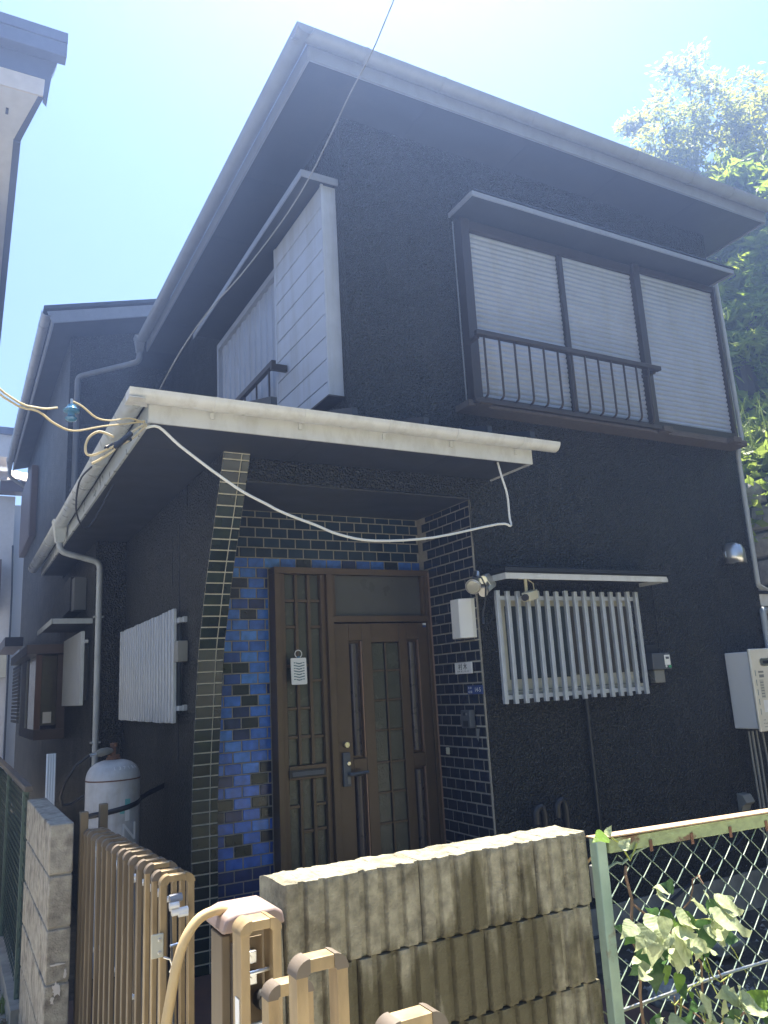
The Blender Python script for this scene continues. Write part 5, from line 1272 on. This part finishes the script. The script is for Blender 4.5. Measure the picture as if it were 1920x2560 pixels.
# ------------------------------------------------------------------ NEIGHBOURS
NH = thing('neighbour_house', (-1.5, 4, 0), 'pale neighbouring house whose dark eave enters at upper left', 'house')
box(-4, .02, 2.4, 9, -.14, 6.05).put('wall', NWALL, NH)
G().prism([(-4, 6.575), (.525, 6.575), (.53, 6.79), (-4, 6.79)], 'y', 1.40, 1.50).put('eave_gutter', NTRIM, NH, bevel=.006)
box(-4, .528, 1.388, 1.40, 6.70, 6.79).put('gutter_lip', NTRIM, NH)
G().prism([(-4, 6.40), (.385, 6.40), (.376, 6.23), (.405, 6.20), (.43, 6.45), (.465, 6.574), (.47, 6.64), (-4, 6.64)], 'y', 1.501, 1.56).put('fascia', NTRIM, NH)
G().prism([(-4, 6.245), (.374, 6.245), (.383, 6.398), (-4, 6.398)], 'y', 1.503, 1.54).put('bargeboard', NBOARD, NH)
G().add([(-4, 1.52, 6.245), (.34, 1.52, 6.245), (.20, 2.0, 6.15), (-4, 2.0, 6.15), (-4, 1.52, 6.26), (.34, 1.52, 6.26), (.20, 2.0, 6.165), (-4, 2.0, 6.165)], [(0,1,2,3),(4,7,6,5),(0,4,5,1),(1,5,6,2),(2,6,7,3),(3,7,4,0)]).put('soffit', NWALL, NH)
G().add([(.34, 1.52, 6.235), (.378, 1.52, 6.235), (.25, 2.0, 6.14), (.20, 2.0, 6.14), (.34, 1.52, 6.27), (.378, 1.52, 6.27), (.25, 2.0, 6.175), (.20, 2.0, 6.175)], [(0,1,2,3),(4,7,6,5),(0,4,5,1),(1,5,6,2),(2,6,7,3),(3,7,4,0)]).put('soffit_trim', NTRIM, NH)
for i in range(6): 
    x = -.25 + i * .075; box(x, x + .02, 1.70, 1.82, 6.196, 6.205).put('vent_slot', NTRIM, NH)
G().add([(-4, 2.0, 6.15), (.20, 2.0, 6.15), (.21, 9.0, 3.6), (-4, 9.0, 3.6), (-4, 2.0, 6.17), (.20, 2.0, 6.17), (.21, 9.0, 3.62), (-4, 9.0, 3.62)], [(0,1,2,3),(4,7,6,5),(0,4,5,1),(1,5,6,2),(2,6,7,3),(3,7,4,0)]).put('lower_soffit', NWALL, NH)
G().add([(.20, 1.99, 6.13), (.255, 1.99, 6.13), (.262, 9.0, 3.58), (.21, 9.0, 3.58), (.20, 1.99, 6.20), (.255, 1.99, 6.20), (.262, 9.0, 3.65), (.21, 9.0, 3.65)], [(0,1,2,3),(4,7,6,5),(0,4,5,1),(1,5,6,2),(2,6,7,3),(3,7,4,0)]).put('verge_trim', NTRIM, NH)
G().add([(-4, 1.40, 6.80), (.50, 1.40, 6.80), (.19, 2.0, 6.86), (-4, 2.0, 6.86), (-4, 9, 4.0), (.19, 9, 4.0)], [(0, 1, 2, 3), (3, 2, 5, 4)]).put('roof', ROOF, NH)
FH = thing('rear_house', (0, 15, 0), 'pale house with tiled roof far down the alley at left', 'house')
box(-2.5, 1.03, 14.2, 18, 0, 6.1).put('wall', NWALL, FH)
box(1.032, 3, 14.6, 18, 0, 6.0).put('wall', mat('pale_metal_cladding', (.52, .58, .68), .35, metal=.3), FH)
box(.70, 1.25, 13.8, 14.2, 6.12, 6.36).put('fascia', BROWNM, FH)
for i in range(6):
    z_ = 6.37 + i * .075; g = G(); n = 24
    for j in range(n + 1):
        x = .5 + j * .05; dz_ = .022 * math.sin(x * 14)
        g.v += [(x, 13.75 + i * .16, z_ + dz_), (x, 13.95 + i * .16, z_ + .085 + dz_), (x, 13.75 + i * .16, z_ - .03 + dz_)]
    for j in range(n): g.f += [(3*j, 3*j+3, 3*j+4, 3*j+1), (3*j+2, 3*j+5, 3*j+3, 3*j)]
    g.put('roof_tile_course', CLAYT, FH)
box(.3, .95, 13.9, 16, 6.9, 7.4).put('upper_storey', NWALL, FH); box(.2, 1.0, 13.8, 16, 7.4, 7.55).put('upper_roof', NTRIM, FH)
G().tube([(1.06, 14.15, 0), (1.05, 14.15, 4.0), (1.02, 14.15, 5.0)], .02, 6).put('wall_cable', CABLEK, FH)
box(.60, .95, 11.5, 11.52, 3.0, 3.9).put('side_window', BROWNM, FH) if False else None
box(.55, .80, 13.6, 14.19, 3.6, 4.6).put('window_hood', BROWNM, FH); box(.56, .66, 13.58, 13.599, 3.7, 4.2).put('window_pane', WPLAST, FH)
box(.75, 1.0, 13.9, 14.19, 2.2, 2.75).put('meter_box', CREAM, FH)

# ------------------------------------------------------------------ ACROSS THE ROAD (mirrored in the door glass, bounces the sun)
HG = thing('hedge', (2, -9, 0), 'clipped sunlit green hedge across the road behind the viewpoint', 'hedge')
g = G(); rnd = random.Random(77)
for i in range(7000): leafquad(g, Vector((rnd.uniform(-7, 12), -8.6 - abs(rnd.gauss(0, .25)), rnd.uniform(0, 2.6) + .1 * rnd.gauss(0, 1))), rnd.uniform(.05, .10), rnd, .4)
g.put('hedge_leaves', KUDZU, HG, smooth=False)
box(-7, 12, -9.7, -8.9, 0, 2.5).put('hedge_core', mat('hedge_core', (.10, .14, .03), .9), HG)
OH = thing('opposite_house', (3, -14, 0), 'olive rendered house across the road behind the hedge', 'house')
box(-5, 12, -18, -12, -.1, 6.2).put('wall', mat('olive_render', (.28, .27, .20), .8, var=.06), OH)
G().prism([(-18.4, 6.2), (-11.5, 6.2), (-15, 8.0)], 'x', -5.4, 12.4).put('roof', ROOF, OH)
